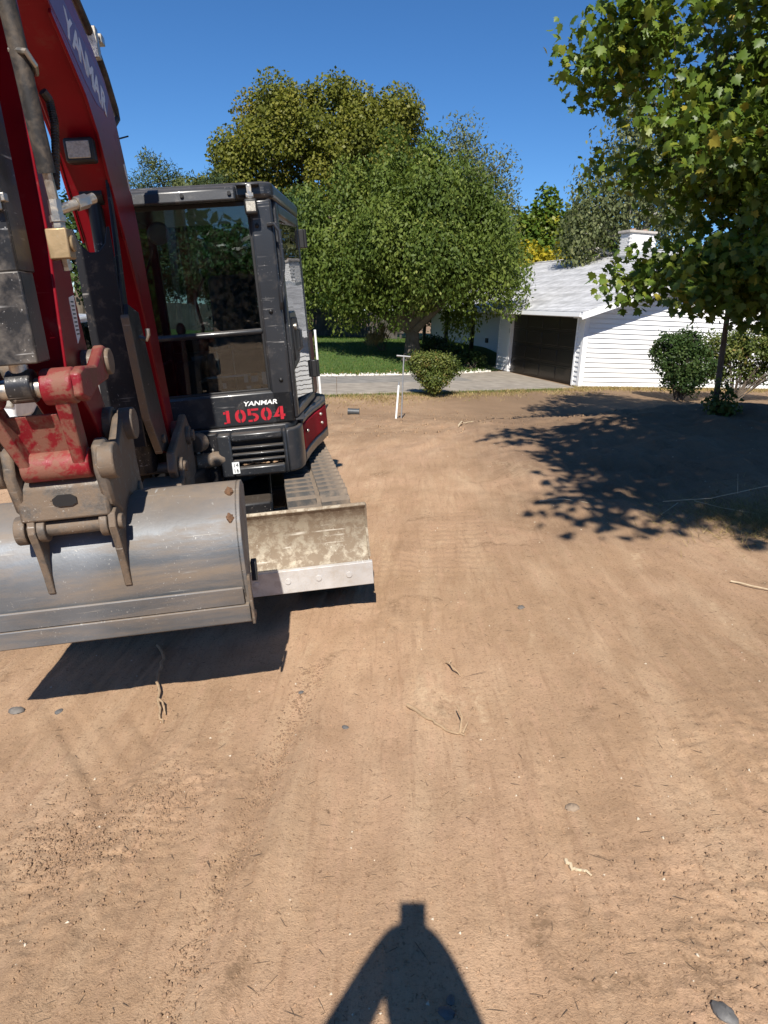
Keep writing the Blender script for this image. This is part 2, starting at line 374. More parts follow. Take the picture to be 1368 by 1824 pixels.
# ------------------------------------------------------------------ driveway, lawn
M_conc = worn('driveway_concrete', (.30, .262, .215), .85, 0, (.22, .185, .15), .4, 1.3, bmp=.3)
M_asph = worn('driveway_asphalt', (.215, .20, .18), .85, 0, (.28, .25, .21), .4, 1.6, bmp=.35)
drive = empty('driveway', (0, 0, 0)); tag(drive, 'grey driveway slabs leading to the garage', None, None, 'structure')
DN = [(-14, 10.3), (-6, 14.5), (-1.25, 17.1), (3.2, 19.85), (5.5, 21.3)]
DF = [(-17, 14.5), (-7, 18.9), (-1.6, 21.6), (2.0, 24.0), (4.15, 26.45)]
for k in range(4):
    for row, (a, b, m) in enumerate(((0, .53, M_conc), (.54, 1, M_asph))):
        q = []
        for i, w in ((k, a), (k + 1, a), (k + 1, b), (k, b)):
            n_, f_ = Vector(DN[i]), Vector(DF[i]); q.append(n_.lerp(f_, w))
        c = sum(q, Vector((0, 0))) / 4
        q = [c + (p - c) * .9985 for p in q]
        B().prism([(p.x, p.y) for p in q], -.6, -.292 - .006 * row, 'z').build('slab', M_conc if k == 3 else m, drive, .01)

def lawn_material():
    m, t, p, o = nt_new('lawn'); v = coord(t)
    c = ramp(t, [(.3, (.045, .085, .014)), (.6, (.075, .135, .022)), (.8, (.12, .15, .04))], noise(t, v, 3.5, 7, .7)).outputs[0]
    t.links.new(c, p.inputs['Base Color']); p.inputs['Roughness'].default_value = .9
    bump(t, p, noise(t, v, 60, 5, .7), .9, .05); return m
M_lawn = lawn_material()
lx = np.linspace(-22, 6, 90); lt = np.linspace(0, 1, 60)
LX, LT = np.meshgrid(lx, lt)
YF = np.interp(LX, [-160, -17, -7, -1.6, 2.0, 4.15, 160], [-40, 14.5, 18.9, 21.6, 24.0, 26.45, 160]) + .35
LY = YF + (48 - YF) * LT ** 1.4
LZ = Tbase(LX, LY) + .02
ii = np.arange(90 * 60).reshape(60, 90)
lf = np.stack([ii[:-1, :-1], ii[:-1, 1:], ii[1:, 1:], ii[1:, :-1]], -1).reshape(-1, 4)
lawn = link('lawn', np_mesh('lawn', np.stack([LX, LY, LZ], -1).reshape(-1, 3), lf, M_lawn, smooth=True)); tag(lawn, 'green mown lawn beyond the driveway', None, None, 'structure')

def blades(name, X, Y, hgt, wid, mat, lean=.5, z0=None, par=None):
    n = len(X); Z = Tbase(X, Y) + relief(X, Y) if z0 is None else z0
    an = RNG.uniform(0, 2 * pi, n); h = hgt * RNG.uniform(.5, 1.3, n); le = RNG.normal(0, lean, (n, 2)) * h[:, None]
    dx, dy = np.cos(an) * wid / 2, np.sin(an) * wid / 2
    b0 = np.stack([X - dx, Y - dy, Z - .01], -1); b1 = np.stack([X + dx, Y + dy, Z - .01], -1)
    tp = np.stack([X + le[:, 0], Y + le[:, 1], Z + h], -1)
    v = np.stack([b0, b1, tp], 1).reshape(-1, 3); f = np.arange(3 * n).reshape(n, 3)
    return link(name, np_mesh(name, v, f, mat, RNG.random(n)), None, par)

M_grass = leafmat('grass_blades', [(0, (.04, .085, .012)), (.6, (.075, .14, .02)), (.92, (.14, .16, .04)), (1, (.30, .24, .08))], .6, .25)
M_straw = leafmat('straw', [(0, (.20, .135, .055)), (.5, (.36, .26, .11)), (.85, (.50, .38, .18)), (1, (.12, .15, .03))], .6, .2)
n = 60000
X = RNG.uniform(-9, 3.5, n); Tt = RNG.random(n) ** 1.6
YFn = np.interp(X, [-17, -7, -1.6, 2.0, 4.15], [14.5, 18.9, 21.6, 24.0, 26.45]) + .35; Y = YFn + (38 - YFn) * Tt
tag(blades('lawn_grass', X, Y, .055, .02, M_grass, .5, Tbase(X, Y) + .02), 'short green grass on the lawn behind the driveway', 'grass', None, 'stuff')
# dry grass strip between the dirt and the driveway
n = 16000
X = RNG.uniform(-7, 6, n); yn = np.interp(X, [p[0] for p in DN], [p[1] for p in DN])
Y = yn - .12 - np.abs(RNG.normal(0, .75, n)) * (.8 + .9 * np.clip(vnoise(X * .8, X * 0, 31) + .3, 0, 1))
keep = RNG.random(n) < np.clip(vnoise(X * 1.5, Y * 1.5, 32) * 2 + .75, .12, 1); X, Y = X[keep], Y[keep]
tag(blades('dry_grass', X, Y, .06, .014, M_straw, 1.1), 'yellow dry grass strip between dirt and driveway', 'grass', None, 'stuff')
n = 3500
X = RNG.uniform(-4, 5, n); yn = np.interp(X, [p[0] for p in DN], [p[1] for p in DN]); Y = yn - .1 - np.abs(RNG.normal(0, .3, n))
tag(blades('green_grass', X, Y, .06, .014, M_grass, .7), 'thin green grass along the near driveway edge', 'grass', None, 'stuff')
# weeds and grass along the foot of the white siding
n = 5000
s_ = RNG.uniform(-.3, 9, n); d_ = np.abs(RNG.normal(0, .4, n)) + .05
X = 5.654 + .9588 * s_ + .284 * d_; Y = 21.57 + .284 * s_ - .9588 * d_
tag(blades('wall_grass', X, Y, .09, .016, M_straw, .7), 'dry grass and weeds along the foot of the siding wall', 'grass', None, 'stuff')
# straw and dry roots scattered at the right edge of the dirt
n = 5000
X = np.concatenate([RNG.normal(2.95, .22, n // 2), RNG.normal(2.75, .32, n // 2)]); Y = np.concatenate([RNG.normal(4.75, .2, n // 2), RNG.normal(5.1, .28, n - n // 2)])
tag(blades('straw_patch', X, Y, .06, .005, M_straw, 2.0), 'pale straw scattered at the near edge of the tree shade', 'straw', None, 'stuff')

# ------------------------------------------------------------------ house
M_side = plain('white_siding', (.80, .80, .79), .45, 0, .03, 3)
M_trim = plain('white_trim', (.80, .80, .80), .4, 0, .03, 4)
M_roofs = []
for k in range(4):
    c = .47 + .03 * k
    M_roofs.append(worn('roof_shingle_%d' % k, (c, c, c * 1.01), .9, 0, (.38, .38, .385), .12, 30, bmp=.35))
M_under = plain('roof_deck', (.35, .34, .33), .9)
M_dark = plain('dark_brown_paint', (.018, .013, .011), .35, 0, .2, 6)
M_darkdoor = plain('garage_door_paint', (.022, .017, .014), .32, 0, .15, 5)
M_black = plain('black_plastic', (.012, .012, .013), .5, 0, .2, 8)
M_wbrick = plain('painted_brick', (.68, .67, .65), .8, 0, .12, 20, .3)
M_flash = plain('metal_flashing', (.45, .47, .48), .45, .6, .15, 6)
M_pane = glassy('window_glass', (.35, .4, .4), .05)
house = empty('house', (5.654, 21.57, -.3), radians(16.5))
tag(house, 'white sided ranch house with grey shingle roof and dark garage door', 'house')
PIT = .337
# core walls
w = B()
w.prism([(0.02, 0.0), (13.98, 0.0), (13.98, 2.28), (7, 2.28 + PIT * 7 - .05), (.02, 2.28)], .03, .25, 'y')     # gable wall (x,z)
wall = w.build('wall', M_side, house)
w = B(); w.box(.03, .2, .25, .40, 0, 2.28); w.box(.03, .2, 4.9, 5.9, 0, 2.28); w.box(.03, .2, .40, 4.9, 2.08, 2.28)
w.box(.2, 1.7, 5.7, 5.9, 0, 2.28)
w.box(1.6, 1.8, 5.9, 18, 0, 2.28); w.box(1.6, 13.98, 17.8, 18, 0, 2.28); w.box(13.8, 13.98, .2, 17.9, 0, 2.28)
frontwall = w.build('front_wall', M_side, house)
frontwall['label'] = 'white wall around the garage opening and the recessed porch'
# siding boards, each one a lapped board
row = .142; k = 0; z = .02
while z < 4.5:
    g0 = .13; g1 = 13.87
    if z + row > 2.2:
        gg = max(.13, (z + row - 2.20) / PIT); g0 = gg; g1 = 14 - gg
    if g1 - g0 < .3: break
    b = B(); b.prism([(.028, z), (-.024, z), (-.022, z + .02), (.010, z + row - .004), (.028, z + row - .004)], g0, g1, 'x')
    b.build('siding_board', M_side, wall)
    z += row
for a0, a1 in ((.10, .33), (5.02, 5.86)):
    z = .02
    while z < 2.1:
        b = B(); b.prism([(.028, z), (-.024, z), (-.022, z + .02), (.010, z + row - .004), (.028, z + row - .004)], a0, a1, 'y').build('siding_board', M_side, frontwall); z += row
# corner posts and door trim
for nm, bx_ in (('corner_trim', (-.030, .12, -.034, .10, 0, 2.24)), ('corner_trim', (13.88, 14.012, -.014, .1, 0, 2.24)),
                ('door_trim', (-.034, .12, .33, .42, 0, 2.16)), ('door_trim', (-.034, .12, 4.88, 5.02, 0, 2.16)), ('door_trim', (-.02, .12, .42, 4.88, 2.07, 2.16)),
                ('corner_trim', (-.012, .1, 5.86, 5.93, 0, 2.2))):
    B().box(*bx_).build(nm, M_trim, house, .006)
# sectional garage door: four rows of four raised panels
gd = B().box(.10, .13, .42, 4.88, .0, 2.07).build('garage_door', M_darkdoor, house)
pm = None
for r_ in range(4):
    B().box(.085, .102, .425, 4.875, .01 + r_ * .517, .01 + r_ * .517 + .505).build('door_section', M_darkdoor, gd, .006)
    for c_ in range(4):
        y0 = .55 + c_ * 1.09; z0 = .07 + r_ * .517
        bb = B(); bb.prism([(y0, z0), (y0 + .95, z0), (y0 + .95, z0 + .38), (y0, z0 + .38)], .072, .086, 'x')
        bb.build('door_panel', M_darkdoor, gd, .012)
kp = B().box(-.035, -.02, 4.93, 4.98, 1.35, 1.52).build('keypad', plain('grey_plastic', (.35, .35, .34), .5), house, .005)
# porch: recessed wall, entry door, window, dark posts
for y in (8.6, 11.6, 14.6):
    B().box(.02, .16, y, y + .15, 0, 2.25).build('porch_post', M_dark, house, .006)
ed = B().box(1.52, 1.6, 6.6, 7.55, .05, 2.1).build('entry_door', M_dark, house, .006)
B().cyl((1.50, 6.7, 1.0), (1.46, 6.7, 1.0), .03, None, 10).build('door_knob', M_flash, ed)
wf = B().box(1.55, 1.6, 7.75, 8.2, .3, 2.1).build('sidelight_window', M_pane, house)
B().box(1.54, 1.62, 7.68, 7.75, .25, 2.15).box(1.54, 1.62, 8.2, 8.27, .25, 2.15).build('frame', M_trim, wf)
B().box(0.0, 1.6, 5.92, 18, -.1, .06).build('porch_floor', M_conc, house, .01)
B().box(1.53, 1.6, 10.4, 10.6, .75, .95).build('wall_box', M_black, house)
# roof: decks, shingle courses, fascia, soffit, gutter
RY0, RY1 = -.55, 18.4
def rz(g): return 2.30 + PIT * g
B().prism([(-.42, rz(-.42) - .02), (7, rz(7) - .02), (14.42, rz(-.42) - .02), (14.42, rz(-.42) - .14), (7, rz(7) - .14), (-.42, rz(-.42) - .14)], RY0 + .03, RY1, 'y').build('roof_deck', M_under, house)
rf = B().prism([(7 - .12, rz(7) + .005), (7, rz(7) + .05), (7.12, rz(7) + .005)], RY0, RY1, 'y').build('roof', M_roofs[1], house); rf['label'] = 'light grey shingle roof with stepped courses'
nc = 52; span = 7.45
for side in (0, 1):
    for k in range(nc):
        g0 = -.46 + span * k / nc; g1 = g0 + span / nc + .03
        if side and k % 1: continue
        pr = [(g0, rz(g0) - .012), (g0, rz(g0) + .020), (g1, rz(g1) + .004), (g1, rz(g1) - .012)]
        if side: pr = [(14 - a, b) for a, b in pr]
        if side: pr.reverse()
        B().prism(pr, RY0 - .02, RY1, 'y').build('shingle_course', M_roofs[(k * 7 + (k // 3)) % 4], rf)
for sgn in (0, 1):
    pr = [(-.47, rz(-.47) - .20), (-.47, rz(-.47) - .015), (7, rz(7) - .015), (7, rz(7) - .20)]
    if sgn: pr = [(14 - a, b) for a, b in pr][::-1]
    B().prism(pr, RY0 - .035, RY0 - .0, 'y').build('rake_fascia', M_trim, house, .005)
    pr2 = [(-.40, rz(-.40) - .19), (-.40, rz(-.4) - .16), (7, rz(7) - .16), (7, rz(7) - .19)]
    if sgn: pr2 = [(14 - a, b) for a, b in pr2][::-1]
    B().prism(pr2, RY0, .03, 'y').build('soffit', M_trim, house)
B().box(-.43, .03, RY0 + .05, RY1, 1.99 + .14, 2.0 + .155).build('soffit', M_trim, house)
gt = B(); gt.prism([(-.55, 2.14), (-.57, 2.02), (-.46, 2.0), (-.44, 2.03), (-.44, 2.14), (-.455, 2.14), (-.455, 2.04), (-.54, 2.05), (-.535, 2.14)], RY0 - .02, RY1, 'y')
gt.build('gutter', M_trim, house)
# chimney with individually laid bricks on the two faces that show
CX0, CX1, CY0, CY1, CZ0, CZ1 = 5.95, 7.2, 7.3, 8.0, 3.9, 5.35
ch = B().box(CX0 + .03, CX1 - .03, CY0 + .03, CY1 - .03, CZ0, CZ1 - .02).build('chimney', plain('mortar', (.55, .54, .52), .9), house)
bx1 = B().box(0, .195, 0, .05, 0, .062).mesh('brick'); bx1.materials.append(M_wbrick)
bx2 = B().box(0, .05, 0, .195, 0, .062).mesh('brick'); bx2.materials.append(M_wbrick)
for r_ in range(18):
    zz = CZ0 + .08 + r_ * .072
    off = (r_ % 2) * .10
    x = CX0 - off
    while x < CX1 - .05:
        if x > CX0 - .01 and x + .195 < CX1 + .02 and zz > rz(x) - .1:
            o = link('brick', bx1, None, ch); o.location = (x, CY0 + random.uniform(-.003, .003), zz)
        x += .207
    y = CY0 + .06 - off
    while y < CY1 - .05:
        if y > CY0 + .05 and y + .195 < CY1 + .03 and zz > rz(CX0) - .1:
            o = link('brick', bx2, None, ch); o.location = (CX0 + random.uniform(-.003, .003), y, zz)
        y += .207
B().box(CX0 - .07, CX1 + .07, CY0 - .07, CY1 + .07, CZ1 - .02, CZ1 + .07).build('chimney_cap', plain('cap_concrete', (.42, .38, .34), .9, 0, .2, 7, .3), ch, .01)
for cx in (6.3, 6.85):
    B().cyl((cx, 7.65, CZ1 + .07), (cx, 7.65, CZ1 + .16), .11, .10, 14).build('flue_pipe', plain('clay_flue', (.28, .17, .13), .8), ch)
B().prism([(CX0 - .02, rz(CX0) - .02), (CX1, rz(min(CX1, 7)) + .0), (CX1, rz(7) + .16), (CX0 - .02, rz(CX0) + .15)], CY0 - .025, CY0 - .012, 'y').box(CX0 - .03, CX0 - .015, CY0, CY1, rz(CX0) - .03, rz(CX0) + .14).build('chimney_flashing', M_flash, ch)
for vx, vy, vh, vr in ((7.35, 13.2, .45, .10), (7.35, 11.3, .30, .16)):
    vo = B().cyl((vx, vy, rz(7) - .2), (vx, vy, rz(7) + vh), vr, None, 14).build('roof_vent', M_flash, house)
    B().cyl((vx, vy, rz(7) + vh), (vx, vy, rz(7) + vh + .07), vr * 1.5, vr * .6, 14).build('vent_cap', M_flash, vo)

# ------------------------------------------------------------------ wooden fence behind the lawn
M_fence = worn('weathered_fence', (.06, .052, .045), .9, 0, (.11, .098, .085), .5, 2.5, bmp=.4)
fence = empty('wood_fence', (-14, 36.8, 0)); tag(fence, 'weathered dark board fence along the back of the lawn', 'fence')
for k in range(94):
    x = k * .152
    if x > 14.6: break
    z0 = float(Tbase(-14 + x, 36.8)); hh = 1.30 + random.uniform(-.04, .04)
    B().box(x, x + .142, 0, .022, z0, z0 + hh, Matrix.Translation((0, random.uniform(-.012, .012), 0))).build('fence_board', M_fence, fence)
for z_ in (.35, 1.1):
    B().box(0, 14.6, .03, .08, .2 + z_ - .02, .2 + z_ + .06).build('fence_rail', M_fence, fence)
for k in range(7):
    B().box(k * 2.4, k * 2.4 + .1, .08, .18, -.1, 1.5).build('fence_post', M_fence, fence)

# ------------------------------------------------------------------ trees and shrubs
def unit(a): return a / np.maximum(np.linalg.norm(a, axis=1, keepdims=True), 1e-6)

def frames(n, droop, upn, rng, out=None, ob=0.0):
    d = unit(rng.normal(size=(n, 3)) + np.array([0, 0, -droop]))
    nn = rng.normal(size=(n, 3)) * (.75 if out is not None else 1) + np.array([0, 0, upn])
    if out is not None: nn = nn + out * ob
    if upn > 1: nn = nn + np.array([-.1, -.75, 0])
    nn = unit(nn - d * np.sum(nn * d, 1, keepdims=True))
    return d, np.cross(d, nn), nn

def crown_points(blobs, n, clumps, sig, rng, shell=.55, sigz=1.0, taper=True):
    bl = np.array(blobs, float); wt = (bl[:, 3] * bl[:, 4] * bl[:, 5]) ** .72; wt /= wt.sum()
    bi = rng.choice(len(bl), clumps, p=wt)
    u = unit(rng.normal(size=(clumps, 3))); r = shell + (1 - shell) * rng.random(clumps) ** .6
    cc = bl[bi, :3] + u * r[:, None] * bl[bi, 3:6]
    cs = sig * rng.uniform(.55, 1.4, clumps); ct = rng.random(clumps)
    pw = cs ** 2; pw /= pw.sum(); ci = rng.choice(clumps, n, p=pw)
    g_ = rng.normal(size=(n, 3)); gr_ = np.linalg.norm(g_, axis=1, keepdims=True); g_ = g_ / gr_ * np.minimum(gr_, 1.75 + .25 * rng.random((n, 1)))
    p = cc[ci] + g_ * cs[ci][:, None] * np.array([1, 1, sigz])
    global LAST_OUT
    LAST_OUT = unit(unit(p - cc[ci]) * .8 + unit(p - bl[bi[ci], :3]) * .9)
    return p, ct[ci], cc

def leaf_quads(p, tone, L, asp, droop, upn, rng, tvar=.35):
    n = len(p); d, s, nn = frames(n, droop, upn, rng, LAST_OUT, 1.7); l = L * rng.uniform(.6, 1.3, n)[:, None]; w = l * asp
    v = np.stack([p, p + d * l * .45 + s * w + nn * l * .06, p + d * l, p + d * l * .45 - s * w + nn * l * .06], 1).reshape(-1, 3)
    f = np.arange(4 * n).reshape(n, 4)
    return v, f, np.clip(tone * (1 - tvar) + rng.random(n) * tvar, 0, 1)

M_bark = worn('bark', (.10, .075, .055), .95, 0, (.19, .155, .12), .5, 5, bmp=1.0)
M_barkl = worn('birch_bark', (.50, .48, .44), .9, 0, (.10, .09, .08), .35, 4, bmp=.4)

def limb_path(a, b, rng, bend=.12, k=6):
    a = Vector(a); b = Vector(b); L = (b - a).length; o = []
    for i in range(k):
        t = i / (k - 1); p = a.lerp(b, t)
        if 0 < i < k - 1: p += Vector(rng.normal(size=3)) * L * bend * .35
        p.z += sin(t * pi) * L * bend * .5
        o.append(p)
    return o

def make_tree(name, label, cat, base, fork, r0, blobs, n, clumps, sig, L, mat, asp=.3, droop=.3, upn=.6, seed=1, bark=None, shell=.5, sigz=1.0, twigs=26, limbs=None, group=None, crown_name='crown', lr=.55):
    rng = np.random.default_rng(seed); bark = bark or M_bark
    root = empty(name, base); tag(root, label, cat, group)
    b0 = Vector(base)
    p, tone, cc = crown_points(blobs, n, clumps, sig, rng, shell, sigz)
    v, f, a = leaf_quads(p, tone, L, asp, droop, upn, rng)
    cr = link(crown_name, np_mesh(crown_name, v - np.array(base), f, mat, a), None, root)
    tr = B(); fk = Vector(fork)
    tr.tube([b0 + Vector((0, 0, -.15)), b0.lerp(fk, .12), b0.lerp(fk, .5), fk], [r0 * 1.5, r0 * 1.12, r0 * .95, r0 * .85], 10)
    tr.v = [q - b0 for q in tr.v]; tob = tr.build('trunk', bark, root)
    lb = B()
    tops = [Vector(bb[:3]) for bb in blobs]
    for bb in tops:
        lb.tube(limb_path(fk, bb, rng), list(np.linspace(r0 * lr, r0 * .14, 6)), 7)
    for c in cc[rng.choice(len(cc), min(twigs, len(cc)), replace=False)]:
        c = Vector(c); q = min(tops, key=lambda w: (w - c).length)
        lb.tube(limb_path(fk.lerp(q, rng.uniform(.5, .95)), c, rng, .15, 5), list(np.linspace(r0 * .16, r0 * .04, 5)), 5)
    lb.v = [q - b0 for q in lb.v]
    lb.build('branches', bark, root)
    return root

# leaf colours
M_lf_main = leafmat('leaf_green', [(0, (.045, .075, .012)), (.45, (.090, .130, .022)), (.8, (.150, .190, .036)), (1, (.23, .25, .06))], .55, .3)
M_lf_olive = leafmat('leaf_olive', [(0, (.075, .085, .014)), (.5, (.135, .145, .022)), (.85, (.205, .190, .030)), (1, (.27, .20, .035))], .5, .28)
M_lf_grey = leafmat('leaf_greygreen', [(0, (.07, .085, .035)), (.5, (.13, .150, .062)), (1, (.24, .24, .11))], .5, .25)
M_lf_pop = leafmat('leaf_poplar', [(0, (.05, .10, .014)), (.55, (.11, .17, .025)), (.85, (.20, .22, .03)), (1, (.42, .34, .02))], .45, .32)
M_lf_dark = leafmat('leaf_dark', [(0, (.022, .045, .012)), (.6, (.045, .08, .02)), (1, (.09, .12, .035))], .5, .2)
M_lf_yel = leafmat('leaf_yellow', [(0, (.16, .17, .02)), (.5, (.36, .30, .02)), (1, (.50, .38, .03))], .5, .35)
M_needle = leafmat('needles', [(0, (.03, .05, .02)), (.6, (.06, .085, .03)), (1, (.12, .13, .045))], .6, .12)
M_lf_shrub = leafmat('leaf_shrub', [(0, (.05, .075, .014)), (.5, (.10, .13, .03)), (.85, (.19, .19, .05)), (1, (.26, .14, .06))], .45, .25)
M_lf_maple = leafmat('leaf_maple', [(0, (.055, .095, .014)), (.45, (.105, .170, .024)), (.80, (.19, .24, .034)), (.92, (.31, .29, .038)), (1, (.42, .28, .06))], .42, .36, .35)

# broad weeping green tree in front of the house, several stems
t1b = [(.5, 25.8, 4.3, 2.1, 2.1, 1.9), (-1.7, 25.6, 3.4, 1.5, 1.7, 1.7), (2.6, 25.6, 3.4, 1.5, 1.7, 1.6), (.2, 24.5, 3.5, 1.7, 1.3, 1.4), (1.7, 25.4, 5.0, 1.3, 1.4, 1.2), (.5, 25.6, 5.9, .9, 1.0, .8),
       (-.9, 26, 5.0, 1.2, 1.3, 1.2), (-2.4, 25.2, 2.5, .95, 1.2, 1.0), (1.9, 24.6, 3.3, 1.1, 1.1, .9), (3.6, 25.4, 3.1, .9, 1.1, .85), (-1.0, 24.3, 3.2, 1.0, .9, .7), (3.3, 25.6, 4.6, .7, .8, .7), (-2.3, 25.6, 4.6, .8, .9, .7)]
make_tree('broad_tree', 'broad drooping green tree with forked trunk on the lawn before the house', 'tree', (.77, 26, .1), (.72, 26, 1.0), .27, t1b, 115000, 185, .285, .135, M_lf_main, .27, 1.2, .1, 3, sigz=1.75, twigs=90, shell=.70, lr=.8)
# big olive tree behind
t2b = [(-5.2, 45, 9.5, 4.8, 4.0, 4.2), (-2.4, 45, 8.5, 3.6, 4, 3.8), (-8.6, 45, 6.6, 3.4, 3.5, 2.6), (-4.0, 45, 11.3, 2.6, 2.5, 2.0), (-1.0, 45, 11.0, 1.7, 2, 2.0), (-7.4, 45, 11.0, 2.6, 2, 2.0), (-9.6, 45, 8.6, 1.8, 2, 1.6), (-11.2, 45.5, 6.8, 1.7, 2, 1.8), (-4.5, 44, 5.5, 4.5, 3, 2.5)]
make_tree('olive_tree', 'tall olive yellow tree rising behind the excavator cab and the green tree', 'tree', (-4, 45, 0), (-4.2, 45, 4), .45, t2b, 150000, 210, .52, .185, M_lf_olive, .4, .3, .4, 5, twigs=60, shell=.66)
# slender grey-green tree peeking over the right shoulder of the broad tree
t4b = [(3.2, 38, 7.6, 1.5, 1.5, 2.0), (2.1, 38, 6.6, 1.3, 1.3, 1.6), (4.5, 38, 7.0, 1.1, 1.2, 2.0), (3.3, 38, 9.2, .6, .6, .9), (4.9, 38, 8.7, .4, .4, .7), (3.8, 38, 5, 2.2, 1.6, 1.8)]
make_tree('grey_tree', 'slender grey green tree peeking above the right side of the broad tree', 'tree', (3.4, 38, .1), (3.4, 38, 3.5), .2, t4b, 16000, 240, .34, .2, M_lf_grey, .2, -.6, .4, 8, twigs=70, sigz=1.6)
# poplars with yellowing tops beyond the roof
for k, (x, y, h, yl) in enumerate(((6.9, 44, 7.6, 0), (8.5, 44.4, 9.0, 1), (10.2, 45, 8.6, 0), (11.7, 44, 7.8, 1))):
    bl = [(x, y, h * .45, 1.0, 1.0, h * .30), (x + .2, y, h * .72, .7, .7, h * .24), (x - .4, y, h * .62, .55, .6, h * .24), (x + .55, y, h * .6, .5, .5, h * .26)]
    make_tree('poplar_tree', ['leftmost narrow green poplar above the house roof', 'tallest of the narrow poplars with yellow leaves behind the house roof', 'third narrow poplar from the left behind the house roof', 'rightmost narrow poplar beside the birch behind the house'][k],
              'tree', (x, y, 0), (x, y, 2.2), .13, bl, 7500, 120, .3, .26, M_lf_pop, .4, -.2, .6, 20 + k, group='poplars behind the house')
make_tree('yellow_shrub', 'bright yellow shrub between the broad tree and the house roof', 'shrub', (7.0, 41, .2), (7.0, 41, 1.2), .08,
          [(6.6, 41, 3.9, 1.0, .9, 1.5), (7.6, 41, 3.6, .9, .9, 1.3), (8.7, 41, 3.7, .9, .9, 1.2)], 6500, 100, .3, .22, M_lf_yel, .4, 0, .6, 31)
# pendulous birch behind the chimney
t6b = [(9.6, 33, 7.4, 1.5, 1.5, 2.6), (8.6, 33, 5.8, 1.4, 1.4, 2.0), (11, 33, 6.4, 1.6, 1.5, 2.6), (10.0, 33, 9.4, .9, .9, 1.4), (12.3, 33, 7.6, 1.3, 1.3, 2.0), (8.0, 33, 4.6, .9, 1, 1.3)]
make_tree('birch_tree', 'pale weeping birch with white stems behind the chimney', 'tree', (10.2, 33, 0), (10.2, 33, 4.2), .16, t6b, 20000, 330, .26, .17, M_lf_grey, .3, 1.4, .3, 9, bark=M_barkl, sigz=2.4, twigs=80)
# conifer and dark trees behind the cab
pb = [(-10.8, 38, 5.2, 2.2, 2, 1.6), (-9.4, 38, 6.2, 1.7, 1.6, 1.3), (-12.6, 38, 5.8, 1.8, 1.6, 1.4), (-10.2, 38, 3.4, 3.0, 2, 1.7), (-8, 38, 3, 2.0, 2, 1.8), (-11.9, 38, 7.6, .9, .8, .8)]
make_tree('pine_tree', 'dark green pine seen through and beside the cab windows', 'tree', (-10.4, 38, .2), (-10.4, 38, 3), .22, pb, 60000, 260, .30, .2, M_needle, .14, -.2, .2, 12, twigs=50)
make_tree('shade_tree', 'dark green tree with thick trunk in front of the board fence', 'tree', (-4.3, 34, .2), (-4.3, 34, 2.6), .26,
          [(-4.2, 34, 4.6, 2.2, 2.0, 1.7), (-5.8, 34, 4.2, 1.8, 1.8, 1.6), (-2.8, 34, 4.0, 1.8, 1.8, 1.4), (-7.4, 34.4, 3.8, 1.7, 1.6, 1.5), (-3.6, 33, 3.0, 1.3, 1, .8)], 26000, 240, .36, .2, M_lf_dark, .35, .5, .6, 14)
make_tree('cedar_tree', 'dense dark tree behind the fence gap left of the house', 'tree', (-.4, 41, .2), (-.4, 41, 2), .2,
          [(-.6, 41, 3.2, 2.4, 1.6, 2.2), (-3.4, 41, 3.0, 2.2, 1.5, 2.0), (1.8, 42, 3.4, 1.8, 1.5, 2.4), (-6.5, 41.5, 3.0, 2.2, 1.5, 2.2), (-9.5, 41.5, 3.2, 2.2, 1.5, 2.2)], 22000, 240, .36, .22, M_lf_dark, .3, .2, .5, 15)
make_tree('dark_tree', 'dark leafy tree at the far left behind the excavator boom', 'tree', (-17, 40, 0), (-17, 40, 2.5), .25,
          [(-17, 40, 4.2, 3, 2, 2.2), (-20.5, 40, 4.2, 3, 2, 2.4), (-14.2, 40, 3.6, 2, 2, 1.8)], 14000, 160, .45, .28, M_lf_dark, .4, .3, .6, 16)
# trees that stand behind the photographer and show only as reflections in the cab glass
for k, (x, y, h) in enumerate(((-24, -25, 5.4), (-16, -27, 6.2), (-8.5, -24, 5.0), (-1, -27, 5.8), (7, -25, 5.0), (15, -27, 5.6))):
    make_tree('street_tree', 'leafy tree number %s in the row behind the photographer, seen only reflected in glass' % ('one', 'two', 'three', 'four', 'five', 'six')[k], 'tree', (x, y, -.3), (x, y, 2.2), .3,
              [(x, y, h * .55, 3.4, 3, h * .36), (x + 2.4, y, h * .4, 2.6, 2.4, h * .30), (x - 2.4, y, h * .4, 2.6, 2.4, h * .30)], 5000, 120, .6, .5, M_lf_dark, .45, .3, .6, 60 + k, group='trees behind the photographer', twigs=8)

# shrubs
def make_shrub(name, label, c, blobs, n, clumps, sig, L, mat, stems, seed, asp=.35, group=None, droop=-.3):
    rng = np.random.default_rng(seed); root = empty(name, c); tag(root, label, 'shrub', group)
    p, tone, cc = crown_points(blobs, n, clumps, sig, rng, .6)
    v, f, a = leaf_quads(p, tone, L, asp, droop, .8, rng)
    link('foliage', np_mesh('foliage', v - np.array(c), f, mat, a), None, root)
    b = B(); c0 = Vector(c)
    for q in cc[rng.choice(len(cc), min(stems, len(cc)), replace=False)]:
        b.tube([Vector((rng.normal(0, .05), rng.normal(0, .05), -.05)), (Vector(q) - c0) * .5 + Vector((0, 0, .05)), Vector(q) - c0], [.016, .011, .004], 5)
    b.build('stems', M_bark, root)
    return root
zb = Tz(1.05, 17.8)
make_shrub('round_shrub', 'rounded clipped shrub at the edge of the driveway', (1.05, 17.8, zb),
           [(1.02, 17.8, .38, .46, .46, .30), (.75, 17.7, .42, .30, .32, .26), (1.35, 17.8, .40, .32, .32, .27), (1.05, 17.6, .05, .34, .3, .26), (1.02, 17.75, .48, .40, .38, .18)], 15000, 260, .07, .055, M_lf_shrub, 40, 41)
hz_ = Tz(7.4, 19.2)
